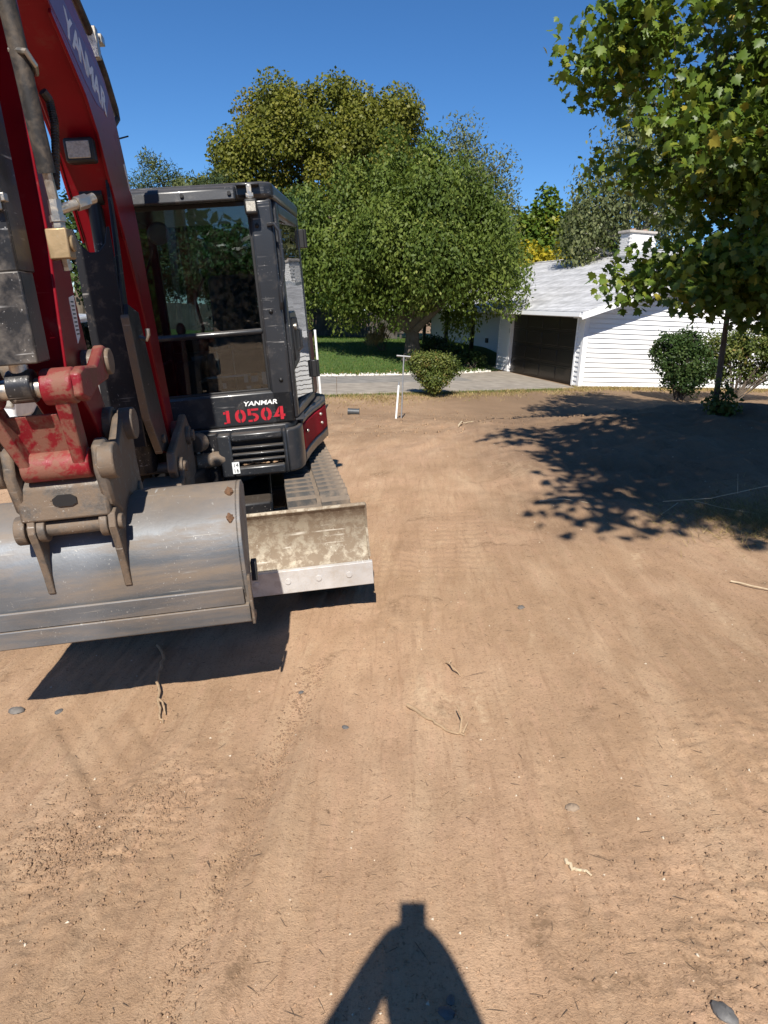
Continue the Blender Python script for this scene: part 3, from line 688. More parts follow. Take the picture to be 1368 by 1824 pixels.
make_shrub('dark_hedge', 'dark green bush against the white siding wall left of the maple trunk', (7.75, 19.2, hz_),
           [(7.6, 19.2, .75, .55, .5, .55), (8.1, 19.2, .6, .5, .5, .5), (7.25, 19.2, .95, .32, .4, .40), (7.8, 19.2, 1.15, .4, .4, .35), (7.75, 19.2, .2, .45, .4, .4)], 11000, 220, .09, .075, M_lf_dark, 50, 42)
make_shrub('sunlit_hedge', 'yellow green woody bush at the right edge behind the maple trunk', (9.4, 19.6, Tz(9.4, 19.6)),
           [(9.0, 19.6, 1.1, .6, .5, .40), (9.7, 19.6, 1.15, .7, .5, .42), (10.5, 19.6, 1.1, .7, .5, .45), (9.4, 19.8, .5, .9, .4, .35)], 15000, 220, .11, .075, M_lf_shrub, 40, 43)
make_shrub('porch_shrub', 'low dark shrubs by the porch behind the round shrub', (3.0, 26.4, Tz(3.0, 26.4)),
           [(3.0, 26.8, .0, .5, .4, .2), (2.2, 27.4, .15, .5, .4, .25), (1.6, 28, .4, .45, .4, .35)], 4500, 110, .1, .09, M_lf_dark, 30, 44)
make_shrub('ornamental_grass', 'tall pale ornamental grass clump beside the forked trunk', (-.35, 27.5, Tz(-.35, 27.5)),
           [(-.30, 27.5, .75, .22, .3, .35), (-.7, 27.4, .5, .25, .3, .2), (.05, 27.6, 1.0, .15, .2, .35)], 1300, 40, .06, .24, M_straw, 10, 45, .05, None, -2.2)
make_shrub('fence_vine', 'leafy vine beside the excavator door near the white pole', (-3.0, 24.5, Tz(-3.0, 24.5)),
           [(-3.0, 24.5, .6, .35, .3, .55), (-3.2, 24.5, 1.2, .25, .25, .4)], 2600, 60, .09, .08, M_lf_shrub, 14, 46)

# ------------------------------------------------------------------ maple with lobed leaves
half = [(.04, 0), (.20, -.10), (.30, .05), (.52, .10), (.42, .26), (.60, .50), (.36, .47), (.26, .56), (.28, .72), (.13, .74)]
outl = half + [(0, 1.0)] + [(-x, y) for x, y in half[::-1]]
LV = np.array([(0, .36, 0.0)] + [(x, y, -.22 * abs(x) - .18 * max(0, y - .4) ** 2) for x, y in outl])
nO = len(outl); LF = np.array([(0, 1 + i, 1 + (i + 1) % nO) for i in range(nO)])
def lobed(p, tone, L, rng):
    n = len(p); d, s, nn = frames(n, .75, 1.2, rng); l = (L * rng.uniform(.6, 1.25, n))[:, None]
    v = p[:, None, :] + (s[:, None, :] * LV[None, :, 0:1] + d[:, None, :] * LV[None, :, 1:2] + nn[:, None, :] * LV[None, :, 2:3]) * l[:, None, :]
    f = (np.arange(n)[:, None, None] * len(LV) + LF[None]).reshape(-1, 3)
    t_ = np.clip(tone * .55 + rng.random(n) * .45, 0, 1)
    return v.reshape(-1, 3), f, np.repeat(t_, nO), (d, s, nn, l[:, 0], t_)

cam_inv = cam.matrix_world.inverted()
def in_view(p, m=1.0):
    q = cam_inv @ Vector(p)
    return q.z < -.1 and abs(q.x / -q.z) < .5407 * m and abs(q.y / -q.z) < .7209 * m

def make_maple(name, label, base, fork, blobs, n, clumps, sig, L, seed, r0, singles=0):
    rng = np.random.default_rng(seed); root = empty(name, base); tag(root, label, 'tree'); b0 = np.array(base)
    p, tone, cc = crown_points(blobs, n, clumps, sig, rng, .45, .75)
    p = p[p[:, 2] > base[2] + .9]; tone = tone[:len(p)]
    order = np.argsort(np.linalg.norm(p - np.array([0, 0, 1.72]), axis=1)); p = p[order]; tone = tone[order]
    pick = []
    if singles:
        for i in range(len(p)):
            if in_view(p[i], .97): pick.append(i)
            if len(pick) == singles: break
    rest = np.setdiff1d(np.arange(len(p)), pick)
    v, f, a, _ = lobed(p[rest], tone[rest], L, rng)
    cr = link('crown', np_mesh('crown', v - b0, f, M_lf_maple, a), None, root)
    if pick:
        tag(cr, None, None, None, 'stuff')
        var = []
        for k in range(8):
            me = np_mesh('leaf', LV, LF, M_lf_maple, np.full(nO, (k + .5) / 8), smooth=False); var.append(me)
        pp = p[pick]; d, s, nn = frames(len(pp), .75, 1.2, rng)
        for i in range(len(pp)):
            o = link('leaf', var[rng.integers(8)], None, cr); sc = L * rng.uniform(.7, 1.2)
            mt = Matrix((tuple(s[i]), tuple(d[i]), tuple(nn[i]))).transposed().to_4x4()
            o.matrix_local = Matrix.Translation(Vector(pp[i] - b0)) @ mt @ Matrix.Scale(sc, 4)
    fk = Vector(fork); bb = Vector(base); tr = B()
    tr.tube([bb + Vector((0, 0, -.2)), bb.lerp(fk, .1), bb.lerp(fk, .6), fk], [r0 * 1.5, r0 * 1.1, r0, r0 * .9], 10); tr.v = [q - bb for q in tr.v]; tr.build('trunk', M_bark, root)
    lb = B(); tops = [Vector(q[:3]) for q in blobs]
    lead = fk + Vector((0, 0, 2.4)); lb.tube(limb_path(fk, lead, rng, .04), list(np.linspace(r0 * .85, r0 * .35, 6)), 8)
    for q in tops:
        lb.tube(limb_path(fk.lerp(lead, rng.uniform(.0, .8)), q, rng), list(np.linspace(r0 * .45, r0 * .12, 6)), 6)
    for c in cc[rng.choice(len(cc), min(110, len(cc)), replace=False)]:
        c = Vector(c); q = min(tops, key=lambda w_: (w_ - c).length)
        lb.tube(limb_path(fk.lerp(q, rng.uniform(.6, 1)), c, rng, .12, 4), list(np.linspace(r0 * .13, r0 * .03, 4)), 4)
    lb.v = [q - bb for q in lb.v]; lb.build('branches', M_bark, root)
    return root
mz = Tz(4.1, 9.0)
mapA = [(4.6, 8.7, 5.2, 1.9, 1.9, 1.7), (3.0, 8.4, 4.7, 1.15, 1.2, .75), (3.1, 8.3, 3.5, .8, 1.0, .45), (3.95, 8.2, 2.9, .9, 1.1, .55), (3.1, 8.0, 2.12, .70, .8, .30), (3.7, 8.0, 2.3, .7, .8, .35), (4.6, 8.3, 2.4, 1.1, 1.2, .6),
        (4.5, 8.5, 3.6, 1.6, 1.6, 1.0), (5.8, 8.8, 4.0, 1.4, 1.6, 1.6), (2.35, 8.3, 4.35, .55, .6, .30), (4.2, 7.6, 2.15, .7, .6, .38), (5.5, 8.6, 2.3, 1.0, 1.1, .6), (3.9, 8.6, 6.2, 1.4, 1.4, 1.0)]
make_maple('maple_tree', 'maple with large lobed yellow green leaves and slim trunk right of the house', (4.1, 9.0, mz), (4.06, 9.0, 1.9), mapA, 33000, 480, .19, .098, 51, .034, 300)
mapB = [(3.4, 1.8, 5.6, 2.2, 2.3, 1.5), (4.6, 1.2, 5.2, 2.2, 2.2, 1.6), (2.4, 2.5, 6.2, 1.5, 1.6, 1.0), (4.2, 2.7, 6.4, 1.8, 1.6, 1.2), (5.6, 2.9, 5.2, 1.6, 1.6, 1.4), (3.6, 1.0, 5.0, 1.6, 1.4, 1.0), (2.4, .9, 5.5, 1.3, 1.3, .9)]
make_maple('overhead_maple', 'maple just right of the picture whose crown shades the right of the dirt', (5.4, 1.2, Tz(5.4, 1.2)), (5.3, 1.3, 2.6), mapB, 19000, 350, .26, .13, 52, .09)
mapC = [(6.9, 9.2, 7.0, 1.9, 1.9, 1.6), (5.3, 9.2, 8.0, 1.7, 1.8, 1.2), (4.2, 9.0, 7.9, 1.2, 1.3, .8), (7.2, 9.6, 5.0, 1.4, 1.6, 1.6), (8.6, 10, 6.4, 1.8, 1.8, 1.8)]
make_maple('tall_maple', 'tall maple just outside the right edge whose crown shades the dirt before the hedge', (8.2, 9.8, Tz(8.2, 9.8)), (8.1, 9.8, 3.2), mapC, 14000, 330, .26, .125, 53, .09)
# suckers at the maple's foot
make_shrub('trunk_suckers', 'leafy suckers and long grass around the foot of the maple trunk', (4.1, 8.95, mz), [(4.1, 8.9, mz + .22, .10, .10, .22), (4.12, 8.85, mz + .08, .20, .18, .08)], 420, 26, .045, .06, M_lf_shrub, 12, 47, .4)

# ------------------------------------------------------------------ excavator (local frame: x to its left side, y rearwards, z up)
DUST = (.40, .285, .185)
M_red = worn('red_paint', (.185, .003, .009), .30, 0, (.18, .08, .06), .08, 8, .2, (.35, .12, .1), .22, .0, .03, .3, .2)
M_redirt = worn('dirty_red_paint', (.19, .008, .015), .42, 0, (.20, .125, .08), .40, 16, .5, (.36, .25, .2), .45, .0, .3, .75, .35)
M_cabp = worn('cab_black_paint', (.020, .022, .026), .33, 0, (.14, .12, .10), .14, 10, .7, (.30, .29, .28), .5, .15, .06)
M_blk = worn('black_steel', (.013, .013, .015), .38, 0, (.15, .115, .085), .14, 13, .8, (.30, .28, .26), .35, 0, .1, .4, .35)
M_scuff = worn('scuffed_guard', (.030, .030, .032), .33, .35, (.22, .185, .15), .38, 11, 1.0, (.50, .49, .47), .4, 0, .12)
M_bucket = worn('bucket_steel', (.145, .155, .168), .52, .40, (.25, .18, .115), .40, 6, 1.0, (.34, .33, .31), .75, 0, .3, .35, .5, (.22, 1.5, 1.5))
M_muddy = worn('muddy_steel', (.13, .115, .10), .5, .5, (.175, .122, .080), .55, 16, .9, (.4, .37, .33), .45, 0, .45, .6)
M_mold = worn('moldboard_steel', (.33, .285, .215), .6, .25, (.15, .098, .058), .46, 17, 1.0, (.56, .52, .44), .4, 0, .5, .7)
M_edge = worn('bare_edge_steel', (.52, .51, .50), .5, .3, (.33, .27, .21), .45, 16, .6, (.72, .71, .70), .2, 0, .12)
M_rub = worn('track_rubber', (.060, .058, .056), .85, 0, (.33, .245, .17), .42, 9, 0, topdust=.55, bmp=.35)
M_hood = worn('hood_grey_plastic', (.13, .13, .135), .55, 0, (.30, .26, .22), .35, 6, .3, (.3, .3, .3), .4, 0, .05)
M_hose = worn('rubber_hose', (.022, .021, .021), .55, 0, (.17, .13, .095), .45, 18, 0, topdust=.3, bmp=.1)
M_fit = worn('zinc_fitting', (.50, .47, .42), .32, .9, (.32, .24, .16), .35, 26, .3, bmp=.08)
M_brass = worn('tan_valve_block', (.40, .29, .16), .4, .5, (.30, .21, .13), .45, 20, .3, bmp=.1)
M_seat = plain('seat_fabric', (.07, .08, .10), .8, 0, .2, 30, .2)
M_int = plain('cab_interior', (.035, .036, .04), .6, 0, .2, 10)
M_wht = plain('white_lettering', (.78, .78, .77), .5, 0, .05, 30)
M_redl = plain('red_stencil_paint', (.40, .007, .020), .55, 0, .25, 40)
M_band = plain('grey_band_sky_tint', (.16, .13, .30), .5, 0, .1, 12)  # grey band with the violet of reflected sky mixed into its colour
M_bandl = plain('pale_lettering', (.75, .76, .80), .4, 0, .1, 30)
M_lens = plain('lamp_lens', (.42, .40, .35), .25, .2, .35, 90, .6)
M_glass = glassy('cab_glass', (.64, .72, .73), .03, 1.35)
M_gdoor = glassy('door_glass', (.50, .57, .56), .03, 1.8)
M_decal = plain('white_decal', (.72, .75, .75), .5, 0, .05, 40)
M_orng = plain('orange_decal', (.65, .22, .03), .5, 0, .05, 40)

psi, rho = radians(8), radians(6.6)
ex = Vector((cos(psi) * cos(rho), sin(psi) * cos(rho), sin(rho))); ey = Vector((-sin(psi), cos(psi), 0)); ez = ex.cross(ey)
exc = empty('excavator'); tag(exc, 'dusty black and red mini excavator with wide bucket raised toward the viewer', 'excavator')
exc.matrix_world = Matrix(((ex.x, ey.x, ez.x, -1.235), (ex.y, ey.y, ez.y, 5.371), (ex.z, ey.z, ez.z, -.071), (0, 0, 0, 1)))

def text_obj(name, s, size, mat, parent, M, ext=.0015, shear=0.0, off=0.0, sx=1.0, align='CENTER'):
    cu = bpy.data.curves.new(name, 'FONT'); cu.body = s; cu.size = size; cu.extrude = ext; cu.shear = shear; cu.offset = off
    cu.align_x = align; cu.align_y = 'CENTER'; cu.resolution_u = 3
    to = bpy.data.objects.new('tmp_text', cu); COL.objects.link(to)
    bpy.context.view_layer.update()
    me = bpy.data.meshes.new_from_object(to.evaluated_get(bpy.context.evaluated_depsgraph_get()))
    bpy.data.objects.remove(to); me.name = name; me.materials.clear(); me.materials.append(mat)
    me.transform(M @ Matrix.Diagonal((sx, 1, 1, 1)))
    return link(name, me, None, parent)
def Mf(x, y, z): return Matrix(((1, 0, 0, x), (0, 0, -1, y), (0, 1, 0, z), (0, 0, 0, 1)))   # faces the front (-y)

# --- undercarriage
ch_ = B(); ch_.box(-.46, .46, -.95, .85, .24, .50); ch_.box(-.60, .60, -.45, .5, .30, .46)
chassis = ch_.build('chassis', M_blk, exc, .02)
B().cyl((0, 0, .5), (0, 0, .66), .42, None, 28).build('swing_ring', M_blk, chassis)
def stadium(yf, yr, zc, r, n=14):
    o = [(yf - r * sin(pi * i / n), zc + r * cos(pi * i / n)) for i in range(n + 1)]
    o += [(yr + r * sin(pi * i / n), zc - r * cos(pi * i / n)) for i in range(n + 1)]
    return o
YF_, YR_, ZC_, RT_ = -1.26, 1.02, .305, .275
lugA = B().prism([(-.036, -.004), (.036, -.004), (.022, .032), (-.022, .032)], -.186, -.014, 'x').mesh('tread_lug'); lugA.materials.append(M_rub)
lugB = B().prism([(-.036, -.004), (.036, -.004), (.022, .032), (-.022, .032)], .014, .186, 'x').mesh('tread_lug'); lugB.materials.append(M_rub)
per_s = YR_ - YF_; per = 2 * per_s + 2 * pi * RT_
for sx_ in (1, -1):
    cx = .74 * sx_
    out_, inn_ = stadium(YF_, YR_, ZC_, RT_), stadium(YF_, YR_, ZC_, RT_ - .035)
    tb = B(); n_ = len(out_)
    vv = [(cx + w_, y, z) for w_ in (-.19, .19) for (y, z) in out_ + inn_]
    ff = []
    for i in range(n_):
        j = (i + 1) % n_
        ff += [(i, j, 2 * n_ + j, 2 * n_ + i), (n_ + i, n_ + j, 3 * n_ + j, 3 * n_ + i), (i, j, n_ + j, n_ + i), (2 * n_ + i, 2 * n_ + j, 3 * n_ + j, 3 * n_ + i)]
    tb.add(vv, ff); trk = tb.build('track', M_rub, exc, .006)
    cnt = 56
    for k in range(cnt):
        for hf, lm in ((0, lugA), (.35, lugB)):
            s_ = ((k + hf) / cnt * per) % per
            if s_ < per_s: y, z, an = YR_ - s_, ZC_ + RT_, 0
            elif s_ < per_s + pi * RT_: th = (s_ - per_s) / RT_; y, z, an = YF_ - RT_ * sin(th), ZC_ + RT_ * cos(th), th
            elif s_ < 2 * per_s + pi * RT_: y, z, an = YF_ + (s_ - per_s - pi * RT_), ZC_ - RT_, pi
            else: th = pi + (s_ - 2 * per_s - pi * RT_) / RT_; y, z, an = YR_ - RT_ * sin(th), ZC_ + RT_ * cos(th), th
            o = link('tread_lug', lm, None, trk); o.matrix_local = Matrix.Translation((cx, y, z)) @ Matrix.Rotation(an, 4, 'X')
    B().box(cx - .1, cx + .1, YF_ + .1, YR_ - .1, .18, .42).build('track_frame', M_blk, exc, .02)
    B().cyl((cx - .13, YF_, ZC_), (cx + .13, YF_, ZC_), .225, None, 24).build('idler_wheel', M_muddy, exc, .01)
    B().cyl((cx - .13, YR_, ZC_), (cx + .13, YR_, ZC_), .225, None, 24).build('drive_sprocket', M_muddy, exc, .01)
    for yy in (-.75, -.3, .15, .6):
        B().cyl((cx - .12, yy, .12), (cx + .12, yy, .12), .075, None, 16).build('track_roller', M_muddy, exc)

MR_ = Matrix.Translation((0, -1.6, 0)) @ Matrix.Rotation(radians(2.4), 4, 'Z') @ Matrix.Translation((0, 1.6, 0))
for o in exc.children:
    if o.name.split('.')[0] in ('track', 'track_frame', 'idler_wheel', 'drive_sprocket', 'track_roller', 'chassis'): o.matrix_local = MR_
# --- dozer blade
bl_ = B()
outp = [(-1.775, .325), (-1.742, .36), (-1.715, .43), (-1.708, .50), (-1.722, .57), (-1.752, .625), (-1.775, .648), (-1.762, .664), (-1.735, .64), (-1.70, .575), (-1.685, .50), (-1.692, .42), (-1.72, .345), (-1.735, .20), (-1.752, .20)]
bl_.prism(outp, -.975, .975, 'x')
blade = bl_.build('dozer_blade', M_mold, exc, .004)
B().prism([(-1.772, .185), (-1.794, .19), (-1.80, .325), (-1.777, .33)], -.985, .985, 'x').build('cutting_edge', M_edge, blade, .003)
for k in range(11):
    x = -.85 + k * .17
    B().cyl((x, -1.797, .262), (x, -1.8015, .262), .017, None, 14).build('edge_bolt', M_edge, blade, .001)
for sx_ in (-1, 1):
    B().prism([(-1.77, .345), (-1.70, .345), (-1.67, .50), (-1.69, .64), (-1.76, .645), (-1.715, .5)], sx_ * .975 - .006, sx_ * .975 + .006, 'x').build('end_plate', M_mold, blade)
    B().prism([(-1.72, .25), (-1.70, .5), (-1.45, .46), (-.85, .42), (-.85, .30), (-1.4, .24)], sx_ * .34 - .05, sx_ * .34 + .05, 'x').build('blade_arm', M_muddy, exc, .012)
    B().prism([(-1.70, .55), (-1.55, .5), (-1.35, .46), (-1.35, .40), (-1.70, .40)], sx_ * .47 - .012, sx_ * .47 + .012, 'x').build('blade_gusset', M_muddy, exc, .004)
bc = B().cyl((0.1, -1.15, .58), (.1, -.7, .52), .055, None, 16).build('blade_cylinder', M_blk, exc)
B().cyl((.1, -1.62, .5), (.1, -1.15, .58), .03, None, 14).build('cylinder_rod', M_fit, bc)

# --- upper body: deck, skirt with grille, red side panel, engine hood
plan = [(.145, -.84), (.58, -.84), (.63, -.78), (.66, -.60), (.72, -.30), (.80, .02), (.85, .25), (.87, .55), (.78, .78), (.60, .92), (.25, 1.0), (-.3, 1.0), (-.66, .9), (-.87, .7), (-.92, .4), (-.92, -.35), (-.84, -.55), (-.60, -.66), (-.34, -.70), (-.30, -.84)]
B().prism(plan, .90, .985, 'z').build('deck', M_cabp, exc, .012)
inner = [(x * .93, y * .93) for x, y in plan]
B().prism(inner, .64, .90, 'z').build('deck_frame', M_black, exc)
sk = B()
sk.box(.13, .215, -.915, -.78, .675, .955); sk.box(.545, .57, -.915, -.78, .675, .955)
sk.box(.215, .545, -.915, -.80, .905, .955); sk.box(.215, .545, -.915, -.80, .675, .735)
fl = [(.57, -.915), (.615, -.895), (.652, -.845), (.675, -.76), (.685, -.66), (.65, -.655), (.64, -.75), (.615, -.81), (.57, -.84)]
sk.prism(fl, .675, .955, 'z')
skirt = sk.build('front_skirt', M_cabp, exc, .014)
for k in range(3):
    z0 = .767 + k * .042
    B().prism([(-.905, z0), (-.86, z0 + .006), (-.86, z0 + .018), (-.905, z0 + .012)], .21, .55, 'x').build('grille_bar', M_cabp, skirt, .003)
B().box(.215, .545, -.82, -.81, .73, .91).build('grille_back', M_black, skirt)
for k in range(14):
    x = .27 + random.uniform(0, .25); B().ball((x, -.87 + random.uniform(-.02, .02), .748), .012, 6, 4, (1.6, 1, .5), .4, k).build('dirt_clod', M_dirt, skirt)
def strip(pts, z0, z1, th, M=None):
    b = B(); n_ = len(pts); inn = []
    for i in range(n_):
        a, c = Vector(pts[max(i - 1, 0)]), Vector(pts[min(i + 1, n_ - 1)]); t_ = (c - a).normalized(); inn.append(Vector(pts[i]) + Vector((-t_.y, t_.x)) * th)
    b.prism([tuple(p) for p in pts] + [tuple(p) for p in inn[::-1]], z0, z1, 'z'); return b
fl_pts = [(.688, -.645), (.725, -.42), (.775, -.18), (.835, .05), (.885, .28), (.895, .56), (.80, .82), (.62, .96), (.26, 1.04), (-.3, 1.04), (-.68, .94), (-.90, .73), (-.95, .42), (-.95, -.36)]
strip(fl_pts[:6], .675, .745, .05).build('side_skirt', M_cabp, exc, .012)
rp = strip(fl_pts[:5], .752, .935, .04).build('side_panel', worn('panel_red', (.30, .006, .016), .6, 0, (.2, .1, .07), .1, 8, .2, (.4, .15, .12), 0, 0, 0, .3, .05), exc, .012); rp['label'] = 'red curved side panel below the cab door'
for (x, y, z) in ((.705, -.56, .875), (.82, -.02, .90), (.825, .0, .83)):
    B().ball((x + .008, y, z), .013, 10, 6).build('panel_bolt', M_fit, rp)
strip(fl_pts[:6], .938, .975, .09).build('side_sill', M_cabp, exc, .012)
strip(fl_pts[4:], .66, .98, .05).build('counterweight', M_cabp, exc, .02)
hd_ = [(.80, .36), (.84, .56), (.76, .78), (.58, .92), (.25, .99), (-.3, .99), (-.64, .9), (-.85, .7), (-.90, .4), (-.30, .36)]
B().prism(hd_, .985, 1.52, 'z').build('engine_hood', M_red, exc, .04, seg=3)
rh = [(-.33, -.60), (-.33, .36), (-.90, .40), (-.92, -.30), (-.84, -.50), (-.60, -.60)]
hood = B().prism(rh, .985, 1.50, 'z').build('side_hood', M_hood, exc, .05, seg=3)
B().box(-.80, -.40, -.612, -.604, 1.20, 1.23).build('hood_seam', M_black, hood)
for k in range(4):
    B().box(-.70, -.45, -.612, -.600, 1.03 + k * .035, 1.045 + k * .035).build('hood_louvre', M_black, hood)
# bolts and lettered plate on the dark front frame
ff_ = B().box(-.05, .13, -.88, -.80, .64, .965).build('front_frame', M_blk, exc, .01)
for x, z in ((.03, .90), (.09, .86), (.03, .80), (.09, .75), (0, .85)):
    B().ball((x, -.882, z), .012, 8, 5).build('frame_bolt', M_fit, ff_)
pl = B().box(.205, .25, -.923, -.916, .70, .775).build('number_plate', M_decal, exc)
text_obj('lettering', '14\n16', .036, M_black, pl, Mf(.2275, -.9235, .737), .0008)

# --- cab
cabroot = B()
cabroot.box(.50, .635, -.825, -.71, .985, 2.34); cabroot.box(-.30, -.245, -.825, -.74, .985, 2.34)
cabroot.box(-.30, .635, -.825, -.765, .985, 1.20)
cabroot.box(-.30, -.25, .28, .36, .985, 2.34); cabroot.prism([(.72, .22), (.785, .20), (.80, .33), (.76, .36), (.72, .36)], .985, 2.34, 'z')
cabroot.box(-.30, -.265, -.77, .30, .985, 1.38); cabroot.box(-.27, .76, .31, .355, .985, 1.42)
cabroot.box(-.25, .50, -.81, -.775, 1.555, 1.592)
cab = cabroot.build('cab', M_cabp, exc, .016)
roofp = [(-.31, -.80), (-.31, -.845), (.60, -.845), (.655, -.80), (.815, .32), (.77, .385), (-.31, .385)]
B().prism(roofp, 2.335, 2.435, 'z').build('cab_roof', M_cabp, exc, .03, seg=3)
B().prism([(-.935, 2.325), (-.925, 2.395), (-.895, 2.412), (-.84, 2.415), (-.84, 2.33)], -.31, .435, 'x').build('roof_visor', M_cabp, cab, .012)
for x in (.13, .40):
    B().cyl((x, -.93, 2.365), (x, -.945, 2.365), .011, None, 10).build('roof_bolt', M_black, cab)
B().box(.44, .575, -.90, -.83, 2.405, 2.42).build('lamp_shelf', M_cabp, cab, .006)
lamp = B().box(.478, .553, -.915, -.86, 2.245, 2.335).build('work_lamp', M_black, exc, .012)
B().box(.488, .543, -.917, -.912, 2.262, 2.318).build('lamp_lens', M_lens, lamp, .004)
B().box(.50, .53, -.90, -.87, 2.335, 2.41).cyl((.492, -.885, 2.35), (.538, -.885, 2.35), .018, None, 10).build('lamp_bracket', M_fit, lamp, .003)
for z, x in ((2.19, .535), (1.69, .56), (1.265, .575)):
    B().ball((x, -.828, z), .014, 10, 6).build('pillar_bolt', M_black, cab)
# glass
B().box(-.25, .505, -.795, -.789, 1.588, 2.335).build('windshield', M_glass, exc)
B().box(-.25, .505, -.795, -.789, 1.20, 1.558).build('lower_window', M_glass, exc)
B().box(-.285, -.279, -.745, .29, 1.38, 2.335).build('side_window', M_glass, exc)
B().box(-.25, .73, .33, .336, 1.42, 2.335).build('rear_window', M_glass, exc)
# windshield edge trim
B().box(-.255, -.225, -.80, -.786, 1.20, 2.335).box(.485, .508, -.80, -.786, 1.20, 2.335).box(-.25, .505, -.80, -.786, 1.19, 1.215).box(-.25, .505, -.80, -.786, 2.31, 2.335).build('window_seal', M_black, cab, .003)
for x0, x1, z0, z1, mt in ((.34, .366, 1.262, 1.315, M_decal), (.385, .43, 1.262, 1.30, M_decal), (.385, .43, 1.302, 1.318, M_orng), (.455, .487, 1.24, 1.32, M_decal), (.35, .38, 1.222, 1.240, M_decal), (.395, .44, 1.218, 1.240, M_orng), (.20, .225, 1.235, 1.27, M_decal)):
    B().box(x0, x1, -.7885, -.786, z0, z1).build('warning_decal', mt, cab)
# lettering on the panel under the windshield
text_obj('lettering', 'YANMAR', .040, M_wht, cab, Mf(.425, -.8265, 1.128), .0012, .18, .0010, 1.32)
stc = cab
def rectp(b, x0, x1, z0, z1): b.box(x0, x1, -.8278, -.8252, z0, z1)
def digit(ch_, x, w, h, z):
    b = B(); t_ = w * .30
    def half_ring(sg):
        cx = x + w / 2 + sg * w * .06; o = []
        for i in range(9):
            th = -pi / 2 + pi * i / 8; o.append((cx + sg * (w * .44) * cos(th), z + h / 2 + h / 2 * sin(th)))
        for i in range(9):
            th = pi / 2 - pi * i / 8; o.append((cx + sg * (w * .44 - t_) * max(cos(th), 0), z + h / 2 + (h / 2 - t_) * sin(th)))
        b.prism(o, -.8278, -.8252, 'y')
    if ch_ == '0': half_ring(1); half_ring(-1)
    elif ch_ == '1':
        rectp(b, x + w * .4, x + w * .4 + t_, z + .04 * h, z + h); rectp(b, x + w * .15, x + w * .36, z + h * .74, z + h * .92); rectp(b, x + w * .15, x + w * .36, z, z + h * .12)
    elif ch_ == '5':
        rectp(b, x, x + t_, z + h * .50, z + h); rectp(b, x + t_ + .003, x + w, z + h * .84, z + h)
        o = []
        for i in range(9):
            th = -pi / 2 + pi * i / 8; o.append((x + w * .48 + w * .5 * cos(th), z + h * .33 + h * .33 * sin(th)))
        for i in range(9):
            th = pi / 2 - pi * i / 8; o.append((x + w * .48 + (w * .5 - t_) * cos(th), z + h * .33 + (h * .33 - t_ * .8) * sin(th)))
        b.prism(o, -.8278, -.8252, 'y'); rectp(b, x, x + w * .38, z, z + h * .15); rectp(b, x + t_ + .003, x + w * .45, z + h * .5, z + h * .66)
    elif ch_ == '4':
        b.prism([(x - w * .05, z + h * .22), (x + w * .52, z + h), (x + w * .52, z + h * .60), (x + w * .36, z + h * .40), (x + w * .52, z + h * .40), (x + w * .52, z + h * .22)], -.8278, -.8252, 'y')
        rectp(b, x + w * .60, x + w * .60 + t_, z, z + h); rectp(b, x + w * .60 + t_, x + w * 1.05, z + h * .22, z + h * .40)
    return b
for i, cc_ in enumerate('10504'):
    digit(cc_, .172 + i * .083, .070, .084, 1.012).build('stencil_digit', M_redl, stc)

# door on the machine's left, plan direction s from (.635,-.79) to (.80,.30)
sd = Vector((.165, 1.09, 0)).normalized(); so = Vector((sd.y, -sd.x, 0))     # so: outwards
MS = Matrix(((sd.x, -so.x, 0, .637), (sd.y, -so.y, 0, -.77), (0, 0, 1, 0), (0, 0, 0, 1)))
door = B(MS)
door.box(.02, .10, -.02, .03, 1.0, 2.33); door.box(.93, 1.0, -.02, .03, 1.0, 2.33); door.box(.10, .93, -.02, .03, 2.26, 2.33); door.box(.10, .93, -.02, .03, 1.0, 1.06)
door.prism([(.10, 1.30), (.36, 1.34), (.44, 1.42), (.44, 1.62), (.36, 1.68), (.10, 1.68)], -.022, .02, 'y')
door = door.build('door', M_cabp, exc, .012)
B(MS).prism([(.095, .085), (.095, .091), (.935, -.009), (.935, -.015)], 1.055, 2.265, 'z').build('door_glass', M_gdoor, door)
B(MS).prism([(.13, 1.36), (.34, 1.39), (.40, 1.45), (.40, 1.58), (.34, 1.64), (.13, 1.64)], -.030, -.02, 'y').build('latch_panel', M_black, door, .006)
B(MS).tube([(.28, -.03, 1.42), (.28, -.055, 1.44), (.28, -.055, 1.55), (.28, -.03, 1.57)], .011, 8).build('door_handle', M_cabp, door)
B(MS).cyl((.2, -.03, 1.58), (.2, -.045, 1.58), .022, None, 12).build('door_lock', M_fit, door)
for z in (2.12, 1.16):
    B(MS).box(1.0, 1.07, -.05, .01, z, z + .13).cyl((1.03, -.055, z), (1.03, -.055, z + .13), .016, None, 10).build('door_hinge', M_black, exc, .004)
B().tube([(.60, -.83, 2.19), (.64, -.86, 2.19), (.665, -.86, 2.15), (.668, -.86, 1.95), (.655, -.86, 1.88), (.635, -.86, 1.82), (.632, -.86, 1.74), (.63, -.83, 1.70)], .0125, 9).build('grab_rail', M_cabp, exc)
